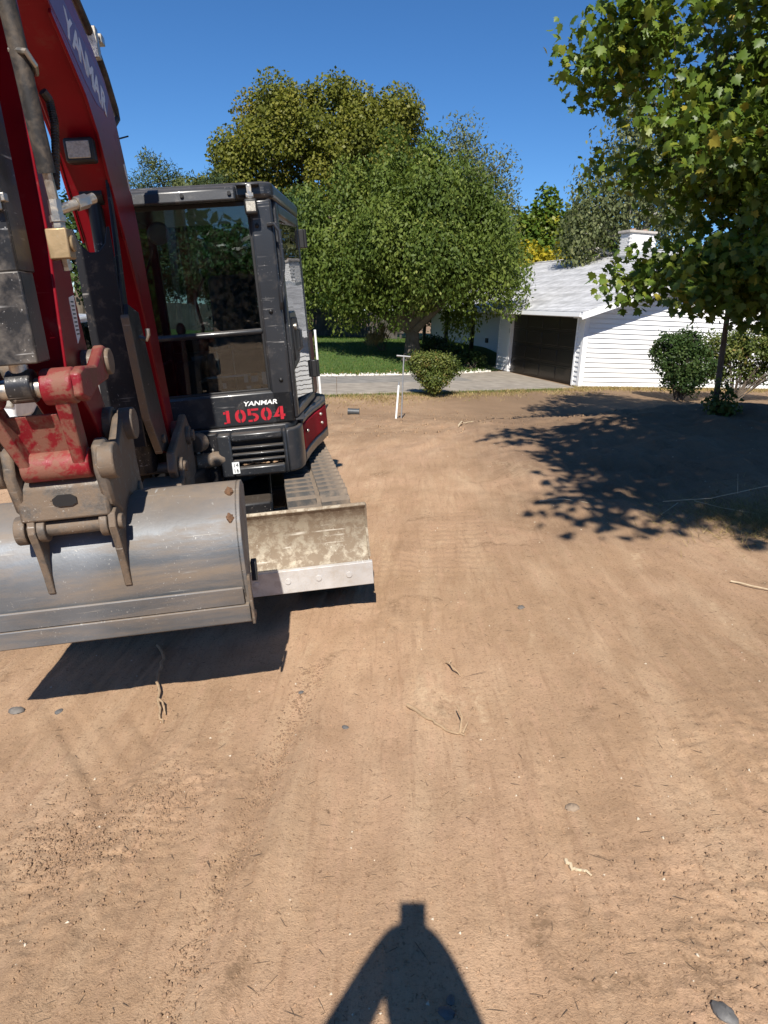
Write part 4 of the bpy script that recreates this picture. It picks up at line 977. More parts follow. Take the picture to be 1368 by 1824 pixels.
# cab interior
B().box(-.25, .70, -.74, .30, .985, 1.0).build('cab_floor', M_int, exc)
seat = B().prism([(-.25, 1.25), (.20, 1.22), (.20, 1.40), (-.25, 1.44)], .06, .46, 'x').build('seat', M_seat, exc, .04, seg=3)
B().prism([(.06, 1.36), (.15, 1.36), (.24, 1.86), (.22, 1.96), (.14, 1.97), (.10, 1.88)], .10, .44, 'x').build('seat_back', M_seat, seat, .05, seg=3)
B().box(.02, .48, -.2, .2, 1.0, 1.24).build('seat_base', M_int, seat, .02)
for cx in (-.06, .56):
    cs = B().box(cx - .08, cx + .08, -.42, .12, 1.02, 1.40).build('control_console', M_int, exc, .03)
    B().cyl((cx, -.36, 1.40), (cx, -.40, 1.48), .035, .02, 12).cyl((cx, -.40, 1.48), (cx, -.42, 1.58), .012, None, 8).ball((cx, -.43, 1.61), .032, 10, 7, (1, 1, 1.5)).build('joystick', M_black, cs)
for cx in (.17, .27):
    B().cyl((cx, -.62, 1.0), (cx, -.60, 1.46), .010, None, 8).box(cx - .035, cx + .035, -.66, -.56, 1.06, 1.08).ball((cx, -.60, 1.48), .02, 8, 6).build('travel_lever', M_fit, exc)
B().tube([(.06, -.74, 1.28), (.10, -.70, 1.30), (.42, -.70, 1.30), (.47, -.74, 1.28)], .012, 8).build('foot_rail', M_fit, exc)
B().cyl((-.07, -.70, 2.195), (-.055, -.735, 2.185), .07, .062, 20).build('cab_mirror', plain('mirror_shell', (.42, .36, .25), .35), exc, .006)
B().tube([(-.10, -.70, 2.15), (-.16, -.72, 2.0), (-.21, -.74, 1.9)], .007, 6).build('mirror_arm', M_black, exc)
B().tube([(.09, .02, 1.95), (.02, -.1, 1.8), (.06, -.18, 1.6), (.02, -.2, 1.5)], .012, 7).build('seat_belt', M_black, exc)

# --- swing post
sp_ = B(); sp_.prism([(-.34, -.84), (.06, -.84), (.02, -1.05), (-.04, -1.22), (-.30, -1.22), (-.34, -1.05)], .60, .76, 'z'); sp_.cyl((-.17, -1.0, .56), (-.17, -1.0, 1.0), .10, None, 18)
swing = sp_.build('swing_post', M_blk, exc, .02)
for sx_, x0 in ((-1, -.325), (1, -.055)):
    B().prism([(-1.30, .66), (-1.02, .66), (-.98, 1.02), (-1.10, 1.14), (-1.26, 1.10), (-1.66, 1.02), (-1.70, .92), (-1.58, .80)], x0, x0 + .045, 'x').build('swing_bracket', M_muddy, swing, .012)
for (y, z, r) in ((-1.18, 1.02, .055), (-1.58, .92, .05)):
    B().cyl((-.37, y, z), (.035, y, z), r * .62, None, 14).cyl((-.01, y, z), (.015, y, z), r, None, 16).build('pivot_pin', M_muddy, swing, .004)
sc_ = B().cyl((-.02, -.92, .80), (.18, -.86, .80), .05, None, 14).cyl((.0, -.98, .93), (.035, -.92, .93), .06, None, 14).build('swing_cylinder', M_muddy, exc, .006)
B().prism([(-1.55, .56), (-1.30, .60), (-1.32, .74), (-1.45, .86), (-1.62, .92), (-1.66, .84), (-1.52, .76)], -.01, .02, 'x').prism([(-1.75, .80), (-1.60, .82), (-1.60, .88), (-1.75, .86)], -.2, .02, 'x').build('hose_bracket', M_muddy, exc, .008)

# --- boom
boom_rear = [(-1.10, .98), (-1.15, 1.28), (-1.24, 1.9), (-1.265, 2.19), (-1.33, 2.45), (-1.42, 2.68), (-1.53, 2.81), (-1.70, 2.905), (-1.92, 2.99), (-2.35, 3.13), (-2.80, 3.26)]
boom_in = [(-2.86, 3.10), (-2.60, 2.95), (-2.33, 2.845), (-2.15, 2.75), (-1.99, 2.655), (-1.87, 2.51), (-1.80, 2.35), (-1.66, 2.10), (-1.50, 1.75), (-1.38, 1.35), (-1.30, 1.0), (-1.20, .93)]
BX0, BX1 = -.275, -.08
boom = B().prism(boom_rear + boom_in, BX0, BX1, 'x').build('boom', M_red, exc, .008)
B().cyl((BX0 - .03, -1.19, 1.03), (BX1 + .03, -1.19, 1.03), .085, None, 20).build('boom_foot_boss', M_redirt, boom, .006)
# weld flange along the lower edge of the side plate
for x_ in (BX0, BX1):
    B().prism([(-2.33, 2.83), (-2.15, 2.735), (-1.99, 2.64), (-1.865, 2.49), (-1.795, 2.34), (-1.66, 2.085), (-1.675, 2.075), (-1.81, 2.33), (-1.885, 2.50), (-2.0, 2.625), (-2.16, 2.715), (-2.34, 2.81)], x_ - .006, x_ + .006, 'x').build('boom_flange', M_red, boom, .003)
# band and lettering on the visible side
band = [(-2.50, 2.935), (-2.348, 2.870), (-2.151, 2.793), (-1.936, 2.69), (-1.788, 2.64), (-1.60, 2.645), (-1.50, 2.74), (-1.585, 2.79), (-1.85, 2.87), (-2.05, 2.925), (-2.40, 3.03)]
B().prism(band, BX1 - .001, BX1 + .0015, 'x').build('decal_band', M_band, boom)
lp = [(-2.097, 2.843), (-2.004, 2.815), (-1.922, 2.789), (-1.838, 2.757), (-1.745, 2.722), (-1.650, 2.69)]
for i, c_ in enumerate('YANMAR'):
    a_ = Vector(lp[max(i - 1, 0)]); b_ = Vector(lp[min(i + 1, 5)]); d_ = (b_ - a_).normalized()
    Mx = Matrix(((0, 0, 1, BX1 + .002), (d_.x, -d_.y, 0, lp[i][0]), (d_.y, d_.x, 0, lp[i][1]), (0, 0, 0, 1)))
    text_obj('lettering', c_, .15, M_bandl, boom, Mx, .001, .15, .004, 1.0)
B().prism([(-1.31, 2.33), (-1.345, 2.345), (-1.40, 2.46), (-1.37, 2.47)], BX1 - .001, BX1 + .0015, 'x').build('warning_decal', M_decal, boom)
bl1 = B().box(-.222, -.098, -1.93, -1.86, 2.385, 2.485).build('boom_light', M_black, exc, .01)
B().box(-.208, -.112, -1.936, -1.928, 2.40, 2.47).build('lamp_lens', M_lens, bl1, .004)
# pipe along the back of the boom
B().tube([(-.10, -2.6, 3.30), (-.10, -2.2, 3.20), (-.10, -1.86, 3.085), (-.10, -1.60, 2.99), (-.10, -1.40, 2.86), (-.10, -1.28, 2.74), (-.10, -1.27, 2.70), (-.11, -1.33, 2.66), (-.13, -1.40, 2.66)], .019, 9).build('boom_pipe', M_hose, exc)
B().box(-.13, -.07, -1.60, -1.55, 2.88, 3.01).box(-.12, -.06, -1.53, -1.47, 2.96, 3.0).build('pipe_clamp', M_fit, exc, .004)
B().cyl((-.10, -1.30, 2.60), (-.06, -1.25, 2.62), .004, None, 6).build('cable_tie', M_black, boom)

# --- boom cylinder and its guard
bcy = B().cyl((-.18, -1.58, .92), (-.18, -1.74, 2.0), .065, None, 20).build('boom_cylinder', M_blk, exc)
B().cyl((-.18, -1.73, 2.0), (-.18, -1.72, 2.28), .035, None, 16).cyl((-.23, -1.72, 2.28), (-.13, -1.72, 2.28), .05, None, 16).build('cylinder_rod', M_blk, bcy)
gp_ = [(-.265, 1.10), (-.095, 1.10), (-.095, 2.12), (-.105, 2.12), (-.125, 2.05), (-.16, 2.015), (-.20, 2.015), (-.235, 2.05), (-.255, 2.12), (-.265, 2.12)]
M_g = Matrix(((1, 0, 0, 0), (0, 1, -.0, 0), (0, 0, 1, 0), (0, 0, 0, 1)))
B().prism(gp_, -1.905, -1.89, 'y').build('cylinder_guard', M_blk, exc, .004)
B().prism([(-1.90, 1.60), (-1.93, 1.74), (-1.86, 2.03), (-1.80, 2.33), (-1.765, 2.33), (-1.79, 2.03), (-1.84, 1.74), (-1.80, 1.6)], -.098, -.083, 'x').build('guard_side', M_blk, exc, .004)
gs = B().prism([(-1.98, 1.72), (-1.93, 1.78), (-1.72, 1.74), (-1.48, 1.03), (-1.53, 1.0), (-1.72, 1.04), (-1.90, 1.25)], -.082, -.062, 'x').build('guard_side', M_blk, exc, .006)
B().prism([(-1.985, 1.72), (-1.975, 1.735), (-1.89, 1.25), (-1.71, 1.03), (-1.725, 1.025), (-1.905, 1.245)], -.095, -.058, 'x').build('guard_rim', M_muddy, gs, .004)
B().cyl((-.065, -1.64, 1.09), (-.05, -1.64, 1.09), .022, None, 12).build('guard_bolt', M_muddy, gs)
B().tube([(-.065, -1.79, 1.62), (-.03, -1.80, 1.61), (-.02, -1.80, 1.63), (-.02, -1.80, 1.66)], .012, 8).build('hose_hook', M_fit, gs)

# --- arm
AX0, AX1 = -.295, -.12
arm_p = [(-2.83, 1.56), (-2.79, 1.80), (-2.74, 2.02), (-2.72, 2.4), (-2.78, 2.85), (-2.95, 3.30), (-2.88, 3.42), (-2.70, 3.36), (-2.60, 3.05), (-2.555, 2.6), (-2.555, 2.1), (-2.555, 1.8), (-2.52, 1.60), (-2.44, 1.42), (-2.38, 1.30), (-2.42, 1.22), (-2.52, 1.22), (-2.62, 1.36)]
arm = B().prism(arm_p, AX0, AX1, 'x').build('arm', M_red, exc, .008)
for x_ in (AX0, AX1):
    B().prism([(-2.845, 1.56), (-2.80, 1.80), (-2.755, 2.02), (-2.745, 2.4), (-2.725, 2.4), (-2.735, 2.02), (-2.78, 1.80), (-2.825, 1.56)], x_ - .005, x_ + .005, 'x').build('arm_flange', M_red, arm, .003)
B().prism([(-2.640, 1.640), (-2.595, 1.665), (-2.580, 1.815), (-2.645, 1.806)], AX1, AX1 + .0018, 'x').build('instruction_decal', M_decal, arm)
for k in range(9):
    z = 1.672 + k * .0145; B().box(AX1 + .0015, AX1 + .0026, -2.635 + .0, -2.60, z, z + .005).build('decal_text_line', M_int, arm)
B().cyl((AX0 - .035, -2.45, 1.30), (AX1 + .035, -2.45, 1.30), .075, None, 20).build('arm_tip_boss', M_muddy, arm, .006)
# thick sleeve hose, thin ribbed hose, valve block and fittings on the arm's side
B().tube([(-.085, -2.86, 2.78), (-.08, -2.83, 2.64), (-.075, -2.82, 2.49), (-.075, -2.80, 2.33), (-.075, -2.775, 2.20)], .029, 12).build('sleeved_hose', M_hose, exc)
B().cyl((-.075, -2.775, 2.20), (-.075, -2.755, 2.11), .017, None, 10).build('hose_fitting', M_fit, exc)
rh_ = [(-.07, -2.66, 2.47), (-.06, -2.64, 2.45), (-.055, -2.645, 2.38), (-.06, -2.68, 2.28), (-.068, -2.73, 2.16)]
rb = B().tube(rh_, .0115, 8).build('ribbed_hose', M_hose, exc)
for k in range(40):
    t_ = k / 39 * 3.98; i = int(t_); q = Vector(rh_[i]).lerp(Vector(rh_[i + 1]), t_ - i); dd = (Vector(rh_[i + 1]) - Vector(rh_[i])).normalized()
    B().cyl(q - dd * .002, q + dd * .002, .0145, None, 8).build('hose_rib', M_hose, rb)
B().tube([(-.10, -2.83, 2.545), (-.045, -2.86, 2.53), (-.035, -2.83, 2.50), (-.045, -2.79, 2.49), (-.10, -2.78, 2.50)], .010, 8).build('hose_ring', M_fit, exc)
vb = B().box(-.12, -.05, -2.775, -2.70, 1.93, 2.03).cyl((-.05, -2.735, 1.98), (-.04, -2.735, 1.98), .028, None, 16).build('valve_block', M_brass, exc, .006)
B().cyl((-.075, -2.755, 2.03), (-.075, -2.755, 2.12), .022, None, 6).cyl((-.075, -2.755, 2.05), (-.075, -2.755, 2.07), .028, None, 6).build('valve_fitting', M_fit, vb)
B().cyl((-.08, -2.74, 1.935), (-.08, -2.73, 1.895), .016, None, 6).build('drain_plug', M_fit, vb)
B().cyl((-.075, -2.755, 2.085), (-.02, -2.70, 2.11), .017, None, 12).cyl((-.02, -2.70, 2.11), (.01, -2.66, 2.125), .024, None, 6).cyl((.01, -2.66, 2.125), (.03, -2.64, 2.135), .018, None, 12).build('elbow_fitting', M_fit, vb)

# --- bucket cylinder with scuffed guard in front of the arm
bk = B().cyl((-.235, -2.95, 3.05), (-.235, -2.96, 1.85), .062, None, 20).build('bucket_cylinder', M_blk, exc)
B().cyl((-.235, -2.96, 1.85), (-.235, -2.95, 1.52), .03, None, 16).build('cylinder_rod', M_fit, bk)
B().box(-.345, -.145, -3.03, -3.015, 1.60, 1.885).box(-.345, -.335, -3.02, -2.92, 1.60, 1.885).box(-.155, -.145, -3.02, -2.90, 1.60, 1.885).build('rod_guard', M_scuff, exc, .008)
B().box(-.335, -.150, -3.02, -3.005, 1.885, 3.10).box(-.335, -.325, -3.01, -2.9, 1.885, 3.10).box(-.160, -.150, -3.01, -2.86, 1.885, 3.10).build('rod_guard', M_scuff, exc, .008)
B().box(-.35, -.14, -3.035, -3.0, 2.085, 2.11).cyl((-.165, -3.04, 2.06), (-.165, -3.04, 2.13), .015, None, 6).cyl((-.32, -3.04, 2.06), (-.32, -3.04, 2.13), .015, None, 6).build('guard_clamp', M_fit, exc, .003)
B().cyl((-.275, -2.95, 1.525), (-.195, -2.95, 1.525), .056, None, 18).build('rod_end', M_scuff, bk, .005)

# --- bucket linkage: red H link, side links
LK = (-2.94, 1.515); LKb = (-2.83, 1.225)
hl = B()
hl.cyl((-.435, *LK), (-.315, *LK), .062, None, 20); hl.cyl((-.17, *LK), (-.065, *LK), .062, None, 20)
def tapered(b, xt0, xt1, xb0, xb1, top, bot):
    (y0, z0), (y1, z1) = top; (y2, z2), (y3, z3) = bot
    b.add([(xt0, y0, z0), (xt1, y0, z0), (xt1, y1, z1), (xt0, y1, z1), (xb0, y2, z2), (xb1, y2, z2), (xb1, y3, z3), (xb0, y3, z3)],
          [(3, 2, 1, 0), (4, 5, 6, 7), (0, 1, 5, 4), (1, 2, 6, 5), (2, 3, 7, 6), (3, 0, 4, 7)])
tapered(hl, -.405, -.355, -.325, -.285, ((-2.985, 1.50), (-2.90, 1.52)), ((-2.87, 1.20), (-2.785, 1.23)))
tapered(hl, -.140, -.090, -.150, -.105, ((-2.985, 1.50), (-2.90, 1.52)), ((-2.87, 1.20), (-2.785, 1.23)))
tapered(hl, -.37, -.12, -.31, -.13, ((-2.895, 1.42), (-2.88, 1.42)), ((-2.815, 1.21), (-2.80, 1.21)))
hl.cyl((-.335, *LKb), (-.095, *LKb), .055, None, 18)
hlink = hl.build('bucket_link', M_redirt, exc, .008)
B().cyl((-.46, *LK), (-.04, *LK), .034, None, 16).build('link_pin', M_fit, hlink, .004)
for x0 in (-.455, -.075):
    B().prism([(-2.99, 1.48), (-2.985, 1.56), (-2.92, 1.575), (-2.76, 1.565), (-2.62, 1.63), (-2.55, 1.61), (-2.55, 1.54), (-2.62, 1.50), (-2.78, 1.49), (-2.91, 1.455)], x0, x0 + .04, 'x').build('guide_link', M_redirt, exc, .01)
B().cyl((-.46, -2.60, 1.565), (-.02, -2.60, 1.565), .05, None, 16).build('guide_pin', M_muddy, exc, .005)

# --- coupler
cp = B()
for x0, x1 in ((-.40, -.355), (-.085, -.04)):
    cp.prism([(-2.88, 1.20), (-2.86, 1.29), (-2.80, 1.31), (-2.66, 1.24), (-2.50, 1.34), (-2.40, 1.36), (-2.36, 1.28), (-2.38, 1.16), (-2.36, 1.02), (-2.46, .96), (-2.60, 1.04), (-2.74, 1.00), (-2.83, 1.06)], x0, x1, 'x')
cp.prism([(-2.85, 1.02), (-2.84, 1.15), (-2.81, 1.175), (-2.785, 1.16), (-2.79, 1.03)], -.385, -.06, 'x')
coup = cp.build('coupler', M_muddy, exc, .012)
for x in (-.425, -.035):
    for (y, z, r) in ((LKb[0], LKb[1], .068), (-2.45, 1.30, .066)):
        B().cyl((x - .03, y, z), (x + .03, y, z), r, None, 20).build('pin_boss', M_muddy, coup, .006)
B().cyl((-.22 - .045, -2.847, 1.10), (-.22 + .045, -2.847, 1.10), .001, None, 6).build('weld_spot', M_muddy, coup)
B().prism([(-.255 + .0, 1.085), (-.235, 1.075), (-.19, 1.075), (-.17, 1.085), (-.17, 1.105), (-.19, 1.118), (-.235, 1.118), (-.255, 1.105)], -2.8535, -2.846, 'y').build('plate_hole', M_black, coup)

M_redmud = plain('rusty_mud', (.16, .085, .045), .9, 0, .3, 60, .6)
# --- bucket
XB0, XB1 = -.80, .385
arc = [(-2.40, .985), (-2.47, 1.020), (-2.54, 1.030), (-2.61, 1.015), (-2.68, .975), (-2.735, .92), (-2.77, .855), (-2.785, .79), (-2.785, .73), (-2.775, .665)]
low = [(-2.775, .665), (-2.763, .60), (-2.750, .545)]
prof = arc + low[1:]
inn = [(y + .018 * (1 if y < -2.55 else .3), z - (.018 if z > .95 else 0)) for y, z in prof]
bkt = B().prism(prof + inn[::-1], XB0, XB1, 'x').build('bucket', M_bucket, exc, .003, smooth=30)
B().prism([(-2.785, .655), (-2.792, .650), (-2.778, .575), (-2.765, .575)], XB0 + .0, XB1 - .012, 'x').build('wear_strip', M_bucket, bkt, .002)
B().prism([(-2.770, .572), (-2.782, .570), (-2.768, .492), (-2.740, .478), (-2.735, .50), (-2.755, .575)], XB0 - .004, XB1 + .004, 'x').build('bucket_lip', M_bucket, bkt, .003)
side = [(-2.40, .985)] + arc[1:] + [(-2.763, .60), (-2.750, .50), (-2.70, .50), (-2.56, .70), (-2.42, .90)]
for x0, x1 in ((XB0 - .006, XB0 + .012), (XB1 - .012, XB1 + .010)):
    sp2 = B().prism(side, x0, x1, 'x').build('side_plate', M_bucket, bkt, .003)
rim = [(y - .012, z + .012) for y, z in arc[1:]] + [(y + .012, z - .010) for y, z in arc[1:][::-1]]
B().prism([(-2.80, .70), (-2.795, .49), (-2.70, .49), (-2.71, .52), (-2.765, .53), (-2.77, .70)], XB1 + .010, XB1 + .022, 'x').build('side_cutter', M_muddy, bkt, .003)
B().prism([(-2.60, .60), (-2.55, .60), (-2.53, .68), (-2.58, .68)], XB1 + .010, XB1 + .035, 'x').build('side_lug', M_black, bkt, .004)
for x0 in (-.365, -.075):
    B().prism([(-2.36, 1.00), (-2.40, 1.08), (-2.50, 1.06), (-2.60, 1.13), (-2.68, 1.14), (-2.76, 1.06), (-2.845, 1.03), (-2.86, .98), (-2.83, .90), (-2.805, .80), (-2.79, .715), (-2.775, .72), (-2.76, .86), (-2.66, .98), (-2.52, 1.02)], x0, x0 + .028, 'x').build('bucket_ear', M_muddy, bkt, .004)
for (y, z) in ((-2.805, .985), (-2.43, 1.02)):
    B().cyl((-.39, y, z), (-.03, y, z), .030, None, 16).cyl((-.415, y, z), (-.375, y, z), .055, None, 18).cyl((-.335, y, z), (-.305, y, z), .05, None, 18).cyl((-.11, y, z), (-.08, y, z), .05, None, 18).build('bucket_pin', M_muddy, bkt, .004)
for k, (yy, zz) in enumerate(((-2.625, 1.008), (-2.725, .925))):
    B().ball((XB1 - .03, yy, zz), .026, 10, 7, (.6, .7, .8), .35, k).build('mud_lump', M_redmud, bkt)

# ------------------------------------------------------------------ white pickup behind the excavator, at the left edge
M_carw = worn('white_car_paint', (.72, .72, .71), .2, 0, (.45, .38, .30), .12, 6, 0, topdust=.1, coat=.4, bmp=.0)
M_chrome = plain('chrome', (.6, .6, .6), .12, 1.0, .1, 10)
M_tyre = plain('tyre_rubber', (.02, .02, .02), .85, 0, .2, 20, .3)
M_carg = glassy('car_glass', (.25, .28, .28), .04, 1.6)
pk = empty('pickup_truck', (-5.45, 8.5, -.40), radians(2)); tag(pk, 'white pickup truck parked at the left edge behind the excavator arm', 'truck')
body = B()
body.prism([(0, .62), (0, 1.02), (.08, 1.10), (1.15, 1.22), (1.2, .62)], -.94, .94, 'x')
body.prism([(1.2, .45), (1.2, 1.22), (1.72, 1.80), (3.0, 1.84), (3.25, 1.25), (3.25, .45)], -.90, .90, 'x')
body.box(-.95, .95, 3.25, 5.4, .55, 1.25); body.box(-.94, -.70, .05, 1.2, .50, .64); body.box(.70, .94, .05, 1.2, .50, .64)
body.build('body', M_carw, pk, .05, seg=3)
B().box(-.62, .62, -.035, 0.0, .74, 1.0).build('grille', M_black, pk, .015)
for k in range(3):
    B().box(-.60, .60, -.05, -.03, .78 + k * .075, .80 + k * .075).build('grille_bar', M_chrome, pk, .004)
B().box(-.10, .10, -.06, -.045, .86, .90).build('badge', M_redl, pk, .004)
B().box(-.97, .97, -.12, .06, .42, .68).build('bumper', M_carw, pk, .03)
B().box(-.90, .90, -.125, -.115, .40, .45).build('bumper_trim', M_chrome, pk, .008)
for s in (-1, 1):
    B().box(s * .79 - .14, s * .79 + .14, -.03, .10, .78, 1.0).build('headlight', M_lens, pk, .02)
    for y in (.75, 4.3):
        wh = B().cyl((s * .72, y, .38), (s * .96, y, .38), .38, None, 28).build('wheel', M_tyre, pk, .03)
        B().cyl((s * .94, y, .38), (s * .975, y, .38), .23, None, 20).build('rim', M_chrome, wh, .01)
    B().box(s * .98, s * 1.14 if s > 0 else s * 1.14, 1.45, 1.56, 1.18, 1.40).build('mirror', M_black, pk, .02) if s > 0 else B().box(-1.14, -.98, 1.45, 1.56, 1.18, 1.40).build('mirror', M_black, pk, .02)
    B().prism([(1.50, 1.25), (1.80, 1.70), (2.85, 1.74), (2.95, 1.25)], s * .905 - .004, s * .905 + .004, 'x').build('side_window', M_carg, pk)
Mw = Matrix.Translation((0, -.012, .012))
B().prism([(1.235, 1.25), (1.70, 1.765), (1.69, 1.775), (1.225, 1.26)], -.78, .78, 'x', Mw).build('windshield', M_carg, pk)

# ------------------------------------------------------------------ poles, pipe, twigs, stones
M_pvc = plain('white_pvc', (.78, .78, .75), .4, 0, .05, 10)
M_galv = plain('grey_steel_rod', (.33, .33, .33), .45, .6, .15, 20)
M_abs = plain('grey_black_pipe', (.055, .06, .065), .5, 0, .2, 15)
def pole(name, label, cat, a, b, r, mat):
    a = Vector(a); b = Vector(b); o = empty(name, a); tag(o, label, cat)
    B().cyl((0, 0, -.25), b - a, r, None, 12).build('shaft', mat, o); return o, b - a
o, t_ = pole('pvc_pole', 'tall leaning white plastic pipe standing beside the excavator door', 'pole', (-1.24, 13.65, Tz(-1.24, 13.65)), (-1.44, 13.7, 1.26), .021, M_pvc)
B().cyl(t_ * .99, t_ * 1.012, .023, None, 12).build('pipe_end', M_pvc, o)
o, t_ = pole('short_pipe', 'short leaning white pipe with grey cap beside the steel probe', 'pole', (.135, 12.8, Tz(.135, 12.8)), (.165, 12.9, .40), .018, M_pvc)
B().cyl(t_ * .98, t_ * 1.10, .015, None, 12).build('cap', M_galv, o)
o, t_ = pole('soil_probe', 'thin steel rod with T handle stuck in the dirt before the shrub', 'probe', (.245, 12.95, Tz(.245, 12.95)), (.235, 13.1, .90), .013, M_galv)
B().cyl(t_ + Vector((-.13, 0, .005)), t_ + Vector((.12, 0, -.005)), .016, None, 10).build('handle', M_galv, o)
pz = Tz(-.67, 13.8)
o = empty('pipe_stub', (-.67, 13.8, pz + .05)); tag(o, 'short dark pipe stub lying on the dirt beside the white pole', 'pipe')
bb = B()
for (r_, x0, x1) in ((.062, -.12, .10),):
    n_ = 20
    v_ = [(x, r * cos(2 * pi * j / n_), r * sin(2 * pi * j / n_)) for x, r in ((x0, r_), (x1, r_), (x1, r_ - .008), (x0, r_ - .008)) for j in range(n_)]
    f_ = [(q * n_ + j, q * n_ + (j + 1) % n_, ((q + 1) % 4) * n_ + (j + 1) % n_, ((q + 1) % 4) * n_ + j) for q in range(4) for j in range(n_)]
    bb.add(v_, f_)
bb.build('pipe_wall', M_abs, o)
for x in (-.115, .085): B().cyl((x, 0, 0), (x + .02, 0, 0), .066, None, 20, False).build('pipe_ring', M_abs, o)

M_twig = plain('dry_twig', (.36, .25, .15), .85, 0, .3, 40, .4)
M_twigp = plain('pale_twig', (.52, .42, .28), .85, 0, .2, 40, .3)
def twig(label, pts, r, mat, forks=(), name='twig'):
    P = []
    for i, q in enumerate(pts):
        x, y = q[0], q[1]; dz = q[2] if len(q) > 2 else r * .8
        P.append(Vector((x, y, Tz(x, y) + dz)))
    o = empty(name, P[0]); tag(o, label, 'twig')
    # resample with small kinks
    Q = []; rr = random.Random(len(label))
    for i in range(len(P) - 1):
        for k in range(4):
            q = P[i].lerp(P[i + 1], k / 4)
            if k: q += Vector((rr.uniform(-1, 1), rr.uniform(-1, 1), rr.uniform(-.2, .6))) * r * .9
            Q.append(q)
    Q.append(P[-1]); Q = [q - P[0] for q in Q]
    B().tube(Q, list(np.linspace(r, r * .45, len(Q))), 7).build('stem', mat, o)
    for fk in forks:
        F = [Vector((q[0], q[1], Tz(q[0], q[1]) + q[2])) - P[0] for q in fk]
        B().tube(F, list(np.linspace(r * .7, r * .3, len(F))), 6).build('side_twig', mat, o)
    return o
twig('forked pale brown twig lying in the middle of the dirt', [(.139, 2.779, .01), (.22, 2.66), (.30, 2.58), (.368, 2.533)], .0085, M_twig, [[(.35, 2.55, .008), (.36, 2.60, .05), (.345, 2.66, .075)], [(.36, 2.545, .01), (.385, 2.59, .03)]])
twig('small crooked brown twig above the forked twig', [(.336, 3.135, .01), (.355, 3.07, .03), (.393, 3.003)], .006, M_twig, [[(.345, 3.10, .02), (.36, 3.12, .04)]])
twig('short curved pale twig at the lower right', [(.614, 1.838, .006), (.625, 1.80), (.645, 1.79), (.662, 1.785), (.669, 1.765)], .0065, M_twigp)
twig('long root trailing from the bucket shadow on the left', [(-1.20, 3.50, .012), (-1.10, 3.30, .02), (-1.07, 3.10, .03), (-1.01, 2.93, .02), (-.965, 2.80, .012), (-.932, 2.738, .006)], .009, M_twig, [[(-1.0, 2.90, .02), (-.97, 2.86, .035), (-.94, 2.80, .012)]], 'root')
twig('long pale straw stalk on the dirt left of the tree shade', [(1.291, 5.718, .012), (1.45, 5.66, .02), (1.658, 5.582)], .0065, M_twigp, [], 'stalk')
twig('pale stalk at the right edge of the dirt', [(2.049, 3.914, .01), (2.12, 3.83, .015), (2.25, 3.72)], .006, M_twigp, [], 'stalk')
twig('thin bent root on the far dirt near the berm', [(1.0, 10.0, .02), (1.07, 10.25, .06), (1.12, 10.6, .04), (1.3, 10.8, .02)], .012, M_twigp, [], 'root')
twig('tangle of dry stalks at the right rim of the shade', [(2.2, 5.45, .05), (2.5, 5.3, .10), (2.9, 5.35, .14), (3.3, 5.6, .10)], .0035, M_twigp, [[(2.4, 5.35, .08), (2.55, 5.2, .05), (2.8, 5.05, .02)], [(2.7, 5.3, .12), (2.75, 5.45, .25)], [(2.9, 5.35, .14), (3.1, 5.2, .2)], [(2.3, 5.4, .06), (2.1, 5.2, .02)]], 'stalk')
M_stone = plain('grey_stone', (.14, .125, .11), .7, 0, .25, 30, .25)
M_stone2 = plain('blue_grey_stone', (.12, .115, .11), .6, 0, .25, 30, .2)
M_stonet = plain('dusty_stone', (.27, .20, .14), .85, 0, .2, 30, .3)
for k, (x, y, r, m_, lb) in enumerate(((-1.658, 2.886, .030, M_stone, 'smooth grey stone at the left edge below the bucket'), (-1.461, 2.886, .018, M_stone2, 'small dark stone by the corner of the bucket shadow'),
        (-.124, 2.64, .013, M_stone2, 'small grey pebble left of the forked twig'), (.80, 3.73, .020, M_stone, 'lone pebble on the dirt right of the dozer blade'),
        (.87, 1.317, .026, M_stone2, 'flat blue grey stone at the lower right corner'), (.692, 2.074, .020, M_stonet, 'half buried pale stone above the curved twig'),
        (.221, 1.378, .012, M_stone, 'tiny pale chip inside the photographer shadow'), (.208, 1.344, .018, M_stone2, 'dark stone at the rim of the photographer shadow'), (-.35, 2.95, .012, M_stone2, 'tiny dark pebble below the bucket shadow'),
        (1.35, 1.75, .014, M_stone, 'tiny pebble near the right edge of the foreground'), (-.2, 4.9, .03, M_stone2, 'dark clod beside the track'))):
    o = B().ball((0, 0, 0), r, 16, 10, (1.25, .9, .55), .14, k + 3).build('stone', m_); o.location = (x, y, Tz(x, y) + r * .05); o.rotation_euler = (0, 0, k * 1.3)
    tag(o, lb, 'stone')
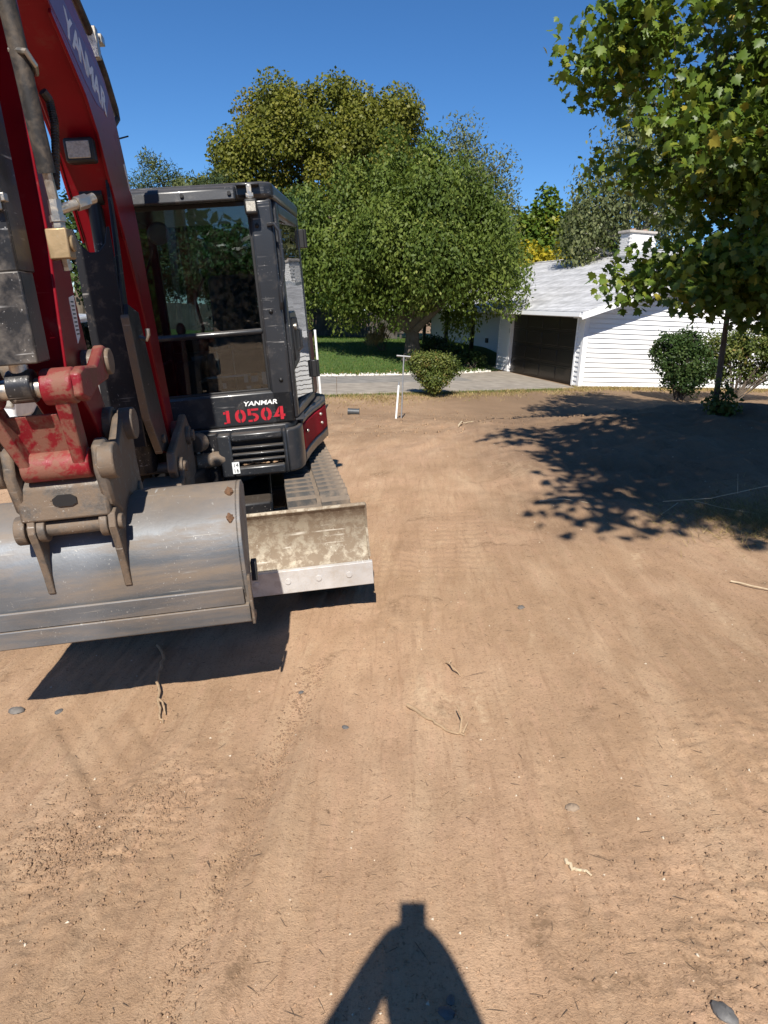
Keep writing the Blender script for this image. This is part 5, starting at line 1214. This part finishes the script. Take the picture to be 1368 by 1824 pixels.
# loose crumbs of soil: too many to count
def crumbs(name, label, X, Y, r, mat, seed):
    rng = np.random.default_rng(seed); n = len(X); Z = Tbase(X, Y) + relief(X, Y)
    t = np.array([(1, 0, 0), (-.5, .86, 0), (-.5, -.86, 0), (.2, .1, .8), (0, 0, -.6)]); fc = np.array([(0, 1, 3), (1, 2, 3), (2, 0, 3), (1, 0, 4), (2, 1, 4), (0, 2, 4)])
    an = rng.uniform(0, 2 * pi, n); s = r * np.minimum(rng.lognormal(0, .5, n), 2.0); ca, sa = np.cos(an), np.sin(an)
    tv = t[None] * (1 + rng.uniform(-.35, .35, (n, 5, 3)))
    x = (tv[:, :, 0] * ca[:, None] - tv[:, :, 1] * sa[:, None]) * s[:, None] + X[:, None]; y = (tv[:, :, 0] * sa[:, None] + tv[:, :, 1] * ca[:, None]) * s[:, None] + Y[:, None]; z = tv[:, :, 2] * s[:, None] + Z[:, None]
    v = np.stack([x, y, z], -1).reshape(-1, 3); f = (np.arange(n)[:, None, None] * 5 + fc[None]).reshape(-1, 3)
    tag(link(name, np_mesh(name, v, f, mat)), label, 'soil', None, 'stuff')
rng = np.random.default_rng(77)
n = 9000; Y = .9 + 9 * rng.random(n) ** 1.8; X = rng.uniform(-.75, 1, n) * (Y + .4) * .72
crumbs('soil_crumbs', 'fine crumbs of loose soil over the graded dirt', X, Y, .0035, M_dirt, 1)
n = 5000; X = np.concatenate([rng.normal(-1.0, .25, n // 5), rng.normal(1.1, .3, n // 5), rng.uniform(1.2, 6, n - 2 * (n // 5))]); Y = np.concatenate([rng.normal(1.95, .25, n // 5), rng.normal(1.55, .25, n // 5), rng.uniform(5, 15, n - 2 * (n // 5))])
ny_ = rng.uniform(1.1, 3.2, 1500); nx_ = -.62 + .1 * ny_ + rng.normal(0, .035, 1500)
qx = np.concatenate([rng.normal(-1.0, .12, 1200), rng.normal(-.78, .10, 700)]); qy = np.concatenate([rng.normal(1.95, .10, 1200), rng.normal(2.2, .12, 700)])
X = np.concatenate([X, nx_, qx]); Y = np.concatenate([Y, ny_, qy])
M_clod = plain('moist_clod', (.26, .165, .10), .95, 0, .35, 40, .3)
crumbs('soil_clods', 'coarse clods of turned soil in ruts and under the tree shade', X, Y, .0048, M_clod, 2)
n = 900; X = rng.uniform(-3, 3.5, n); Y = rng.uniform(9.5, 15.5, n)
crumbs('far_clods', 'clods of soil around the buried pipes near the driveway', X, Y, .017, M_dirt, 3)
# chips of root and bark, thin dark litter on the dirt
n = 1000; Y = 1.0 + 7 * rng.random(n) ** 1.6; X = rng.uniform(-.7, 1, n) * (Y + .4) * .72; Z = Tbase(X, Y) + relief(X, Y) + .003
an = rng.uniform(0, 2 * pi, n); ln = .012 * rng.lognormal(0, .6, n); w_ = .0011
d = np.stack([np.cos(an), np.sin(an), rng.normal(0, .12, n)], -1) * ln[:, None]; s = np.stack([-np.sin(an), np.cos(an), np.zeros(n)], -1) * w_; up = np.array([0, 0, .002])
P = np.stack([X, Y, Z], -1); v = np.stack([P - d - s, P - d + s, P + d, P + up], 1).reshape(-1, 3)
f = (np.arange(n)[:, None, None] * 4 + np.array([(0, 3, 2), (3, 1, 2), (1, 3, 0)])[None]).reshape(-1, 3)
tag(link('root_litter', np_mesh('root_litter', v, f, plain('dark_root_litter', (.11, .075, .048), .9, 0, .4, 30))), 'thin dark bits of root littering the dirt', 'litter', None, 'stuff')
n = 420; Y = 1.1 + 8 * rng.random(n) ** 1.7; X = rng.uniform(-.7, 1, n) * (Y + .4) * .72
crumbs('pale_chips', 'tiny pale stone chips scattered over the dirt', X, Y, .0042, plain('pale_chip', (.55, .47, .36), .8, 0, .3, 30), 6)
# white gravel between lawn and driveway
n = 1400; X = rng.uniform(-2.2, 3.6, n); Y = np.interp(X, [-17, -7, -1.6, 2.0, 4.15], [14.5, 18.9, 21.6, 24.0, 26.45]) + .2 + np.abs(rng.normal(0, .22, n)) * (1 + .5 * (X > 0))
crumbs('white_gravel', 'pale gravel edging between the lawn and the driveway', X, Y, .04, plain('white_gravel', (.62, .58, .52), .8, 0, .2, 10), 4)
n = 700; X = rng.uniform(-3, 3, n); Y = np.interp(X, [-17, -7, -1.6, 2.0, 4.15], [14.5, 18.9, 21.6, 24.0, 26.45]) + .3 + np.abs(rng.normal(0, .5, n))
crumbs('fallen_leaves', 'fallen orange leaves along the lawn edge', X, Y, .03, plain('dead_leaf', (.35, .16, .05), .8, 0, .3, 10), 5)

# ------------------------------------------------------------------ the photographer, standing behind the camera; only the shadow shows
M_skin = plain('skin', (.45, .27, .19), .6); M_shirt = plain('shirt_cloth', (.06, .07, .10), .85, 0, .15, 30)
def person():
    root = empty('person', (0.0, -.36, Tz(.0, -.36))); tag(root, 'person in dark clothes holding a phone up with both hands, seen only as a shadow', 'person')
    J = {'pelvis': ((.02, -.02, .98), .15), 'waist': ((.02, -.01, 1.13), .14), 'chest': ((.03, .0, 1.36), .155), 'neck': ((.03, .05, 1.51), .06), 'head': ((.02, .15, 1.62), .115), 'crown': ((.02, .16, 1.72), .10),
         'shl': ((-.16, .02, 1.43), .06), 'ell': ((-.285, .10, 1.24), .068), 'wrl': ((-.095, .27, 1.54), .048), 'hal': ((-.045, .315, 1.61), .040),
         'shr': ((.20, .02, 1.43), .06), 'elr': ((.20, .14, 1.34), .058), 'wrr': ((.085, .27, 1.56), .048), 'har': ((.045, .315, 1.61), .040),
         'hpl': ((-.08, 0, .92), .11), 'knl': ((-.10, .03, .51), .068), 'anl': ((-.11, -.02, .09), .045), 'tol': ((-.12, .15, .04), .04),
         'hpr': ((.12, 0, .92), .11), 'knr': ((.14, .03, .51), .068), 'anr': ((.15, -.02, .09), .045), 'tor': ((.16, .15, .04), .04)}
    E = [('pelvis', 'waist'), ('waist', 'chest'), ('chest', 'neck'), ('neck', 'head'), ('head', 'crown'), ('chest', 'shl'), ('shl', 'ell'), ('ell', 'wrl'), ('wrl', 'hal'), ('chest', 'shr'), ('shr', 'elr'), ('elr', 'wrr'), ('wrr', 'har'),
         ('pelvis', 'hpl'), ('hpl', 'knl'), ('knl', 'anl'), ('anl', 'tol'), ('pelvis', 'hpr'), ('hpr', 'knr'), ('knr', 'anr'), ('anr', 'tor')]
    for s, h in ((-1, 'hal'), (1, 'har')):
        hx, hy, hz = J[h][0]
        for k in range(4):
            a, b_ = '%sf%da' % (h, k), '%sf%db' % (h, k)
            J[a] = ((hx - s * .012, hy + .028, hz + .03 - k * .02), .009); J[b_] = ((hx - s * .035, hy + .022, hz + .032 - k * .02), .008); E += [(h, a), (a, b_)]
        J[h + 't'] = ((hx - s * .02, hy - .03, hz + .04), .010); E.append((h, h + 't'))
    names = list(J); me = bpy.data.meshes.new('body'); me.from_pydata([J[k][0] for k in names], [(names.index(a), names.index(b)) for a, b in E], [])
    o = link('body', me, M_shirt, root)
    sk = o.modifiers.new('skin', 'SKIN'); sl = o.data.skin_vertices[0].data
    for i, k in enumerate(names): sl[i].radius = (J[k][1],) * 2; sl[i].use_root = (k == 'pelvis')
    o.modifiers.new('sub', 'SUBSURF').levels = 2; o.modifiers['sub'].render_levels = 2
    return root
person()
ph = B().box(-.0385, .0385, -.018, -.009, -.125, .018).build('phone', M_black, None, .004)
ph.matrix_world = Matrix.Translation((0, 0, 1.72)) @ Matrix.Rotation(radians(-16), 4, 'X') @ Matrix.Rotation(radians(2.5) * -1, 4, 'Y')
tag(ph, 'phone held up by the photographer, seen only as a shadow', 'phone')
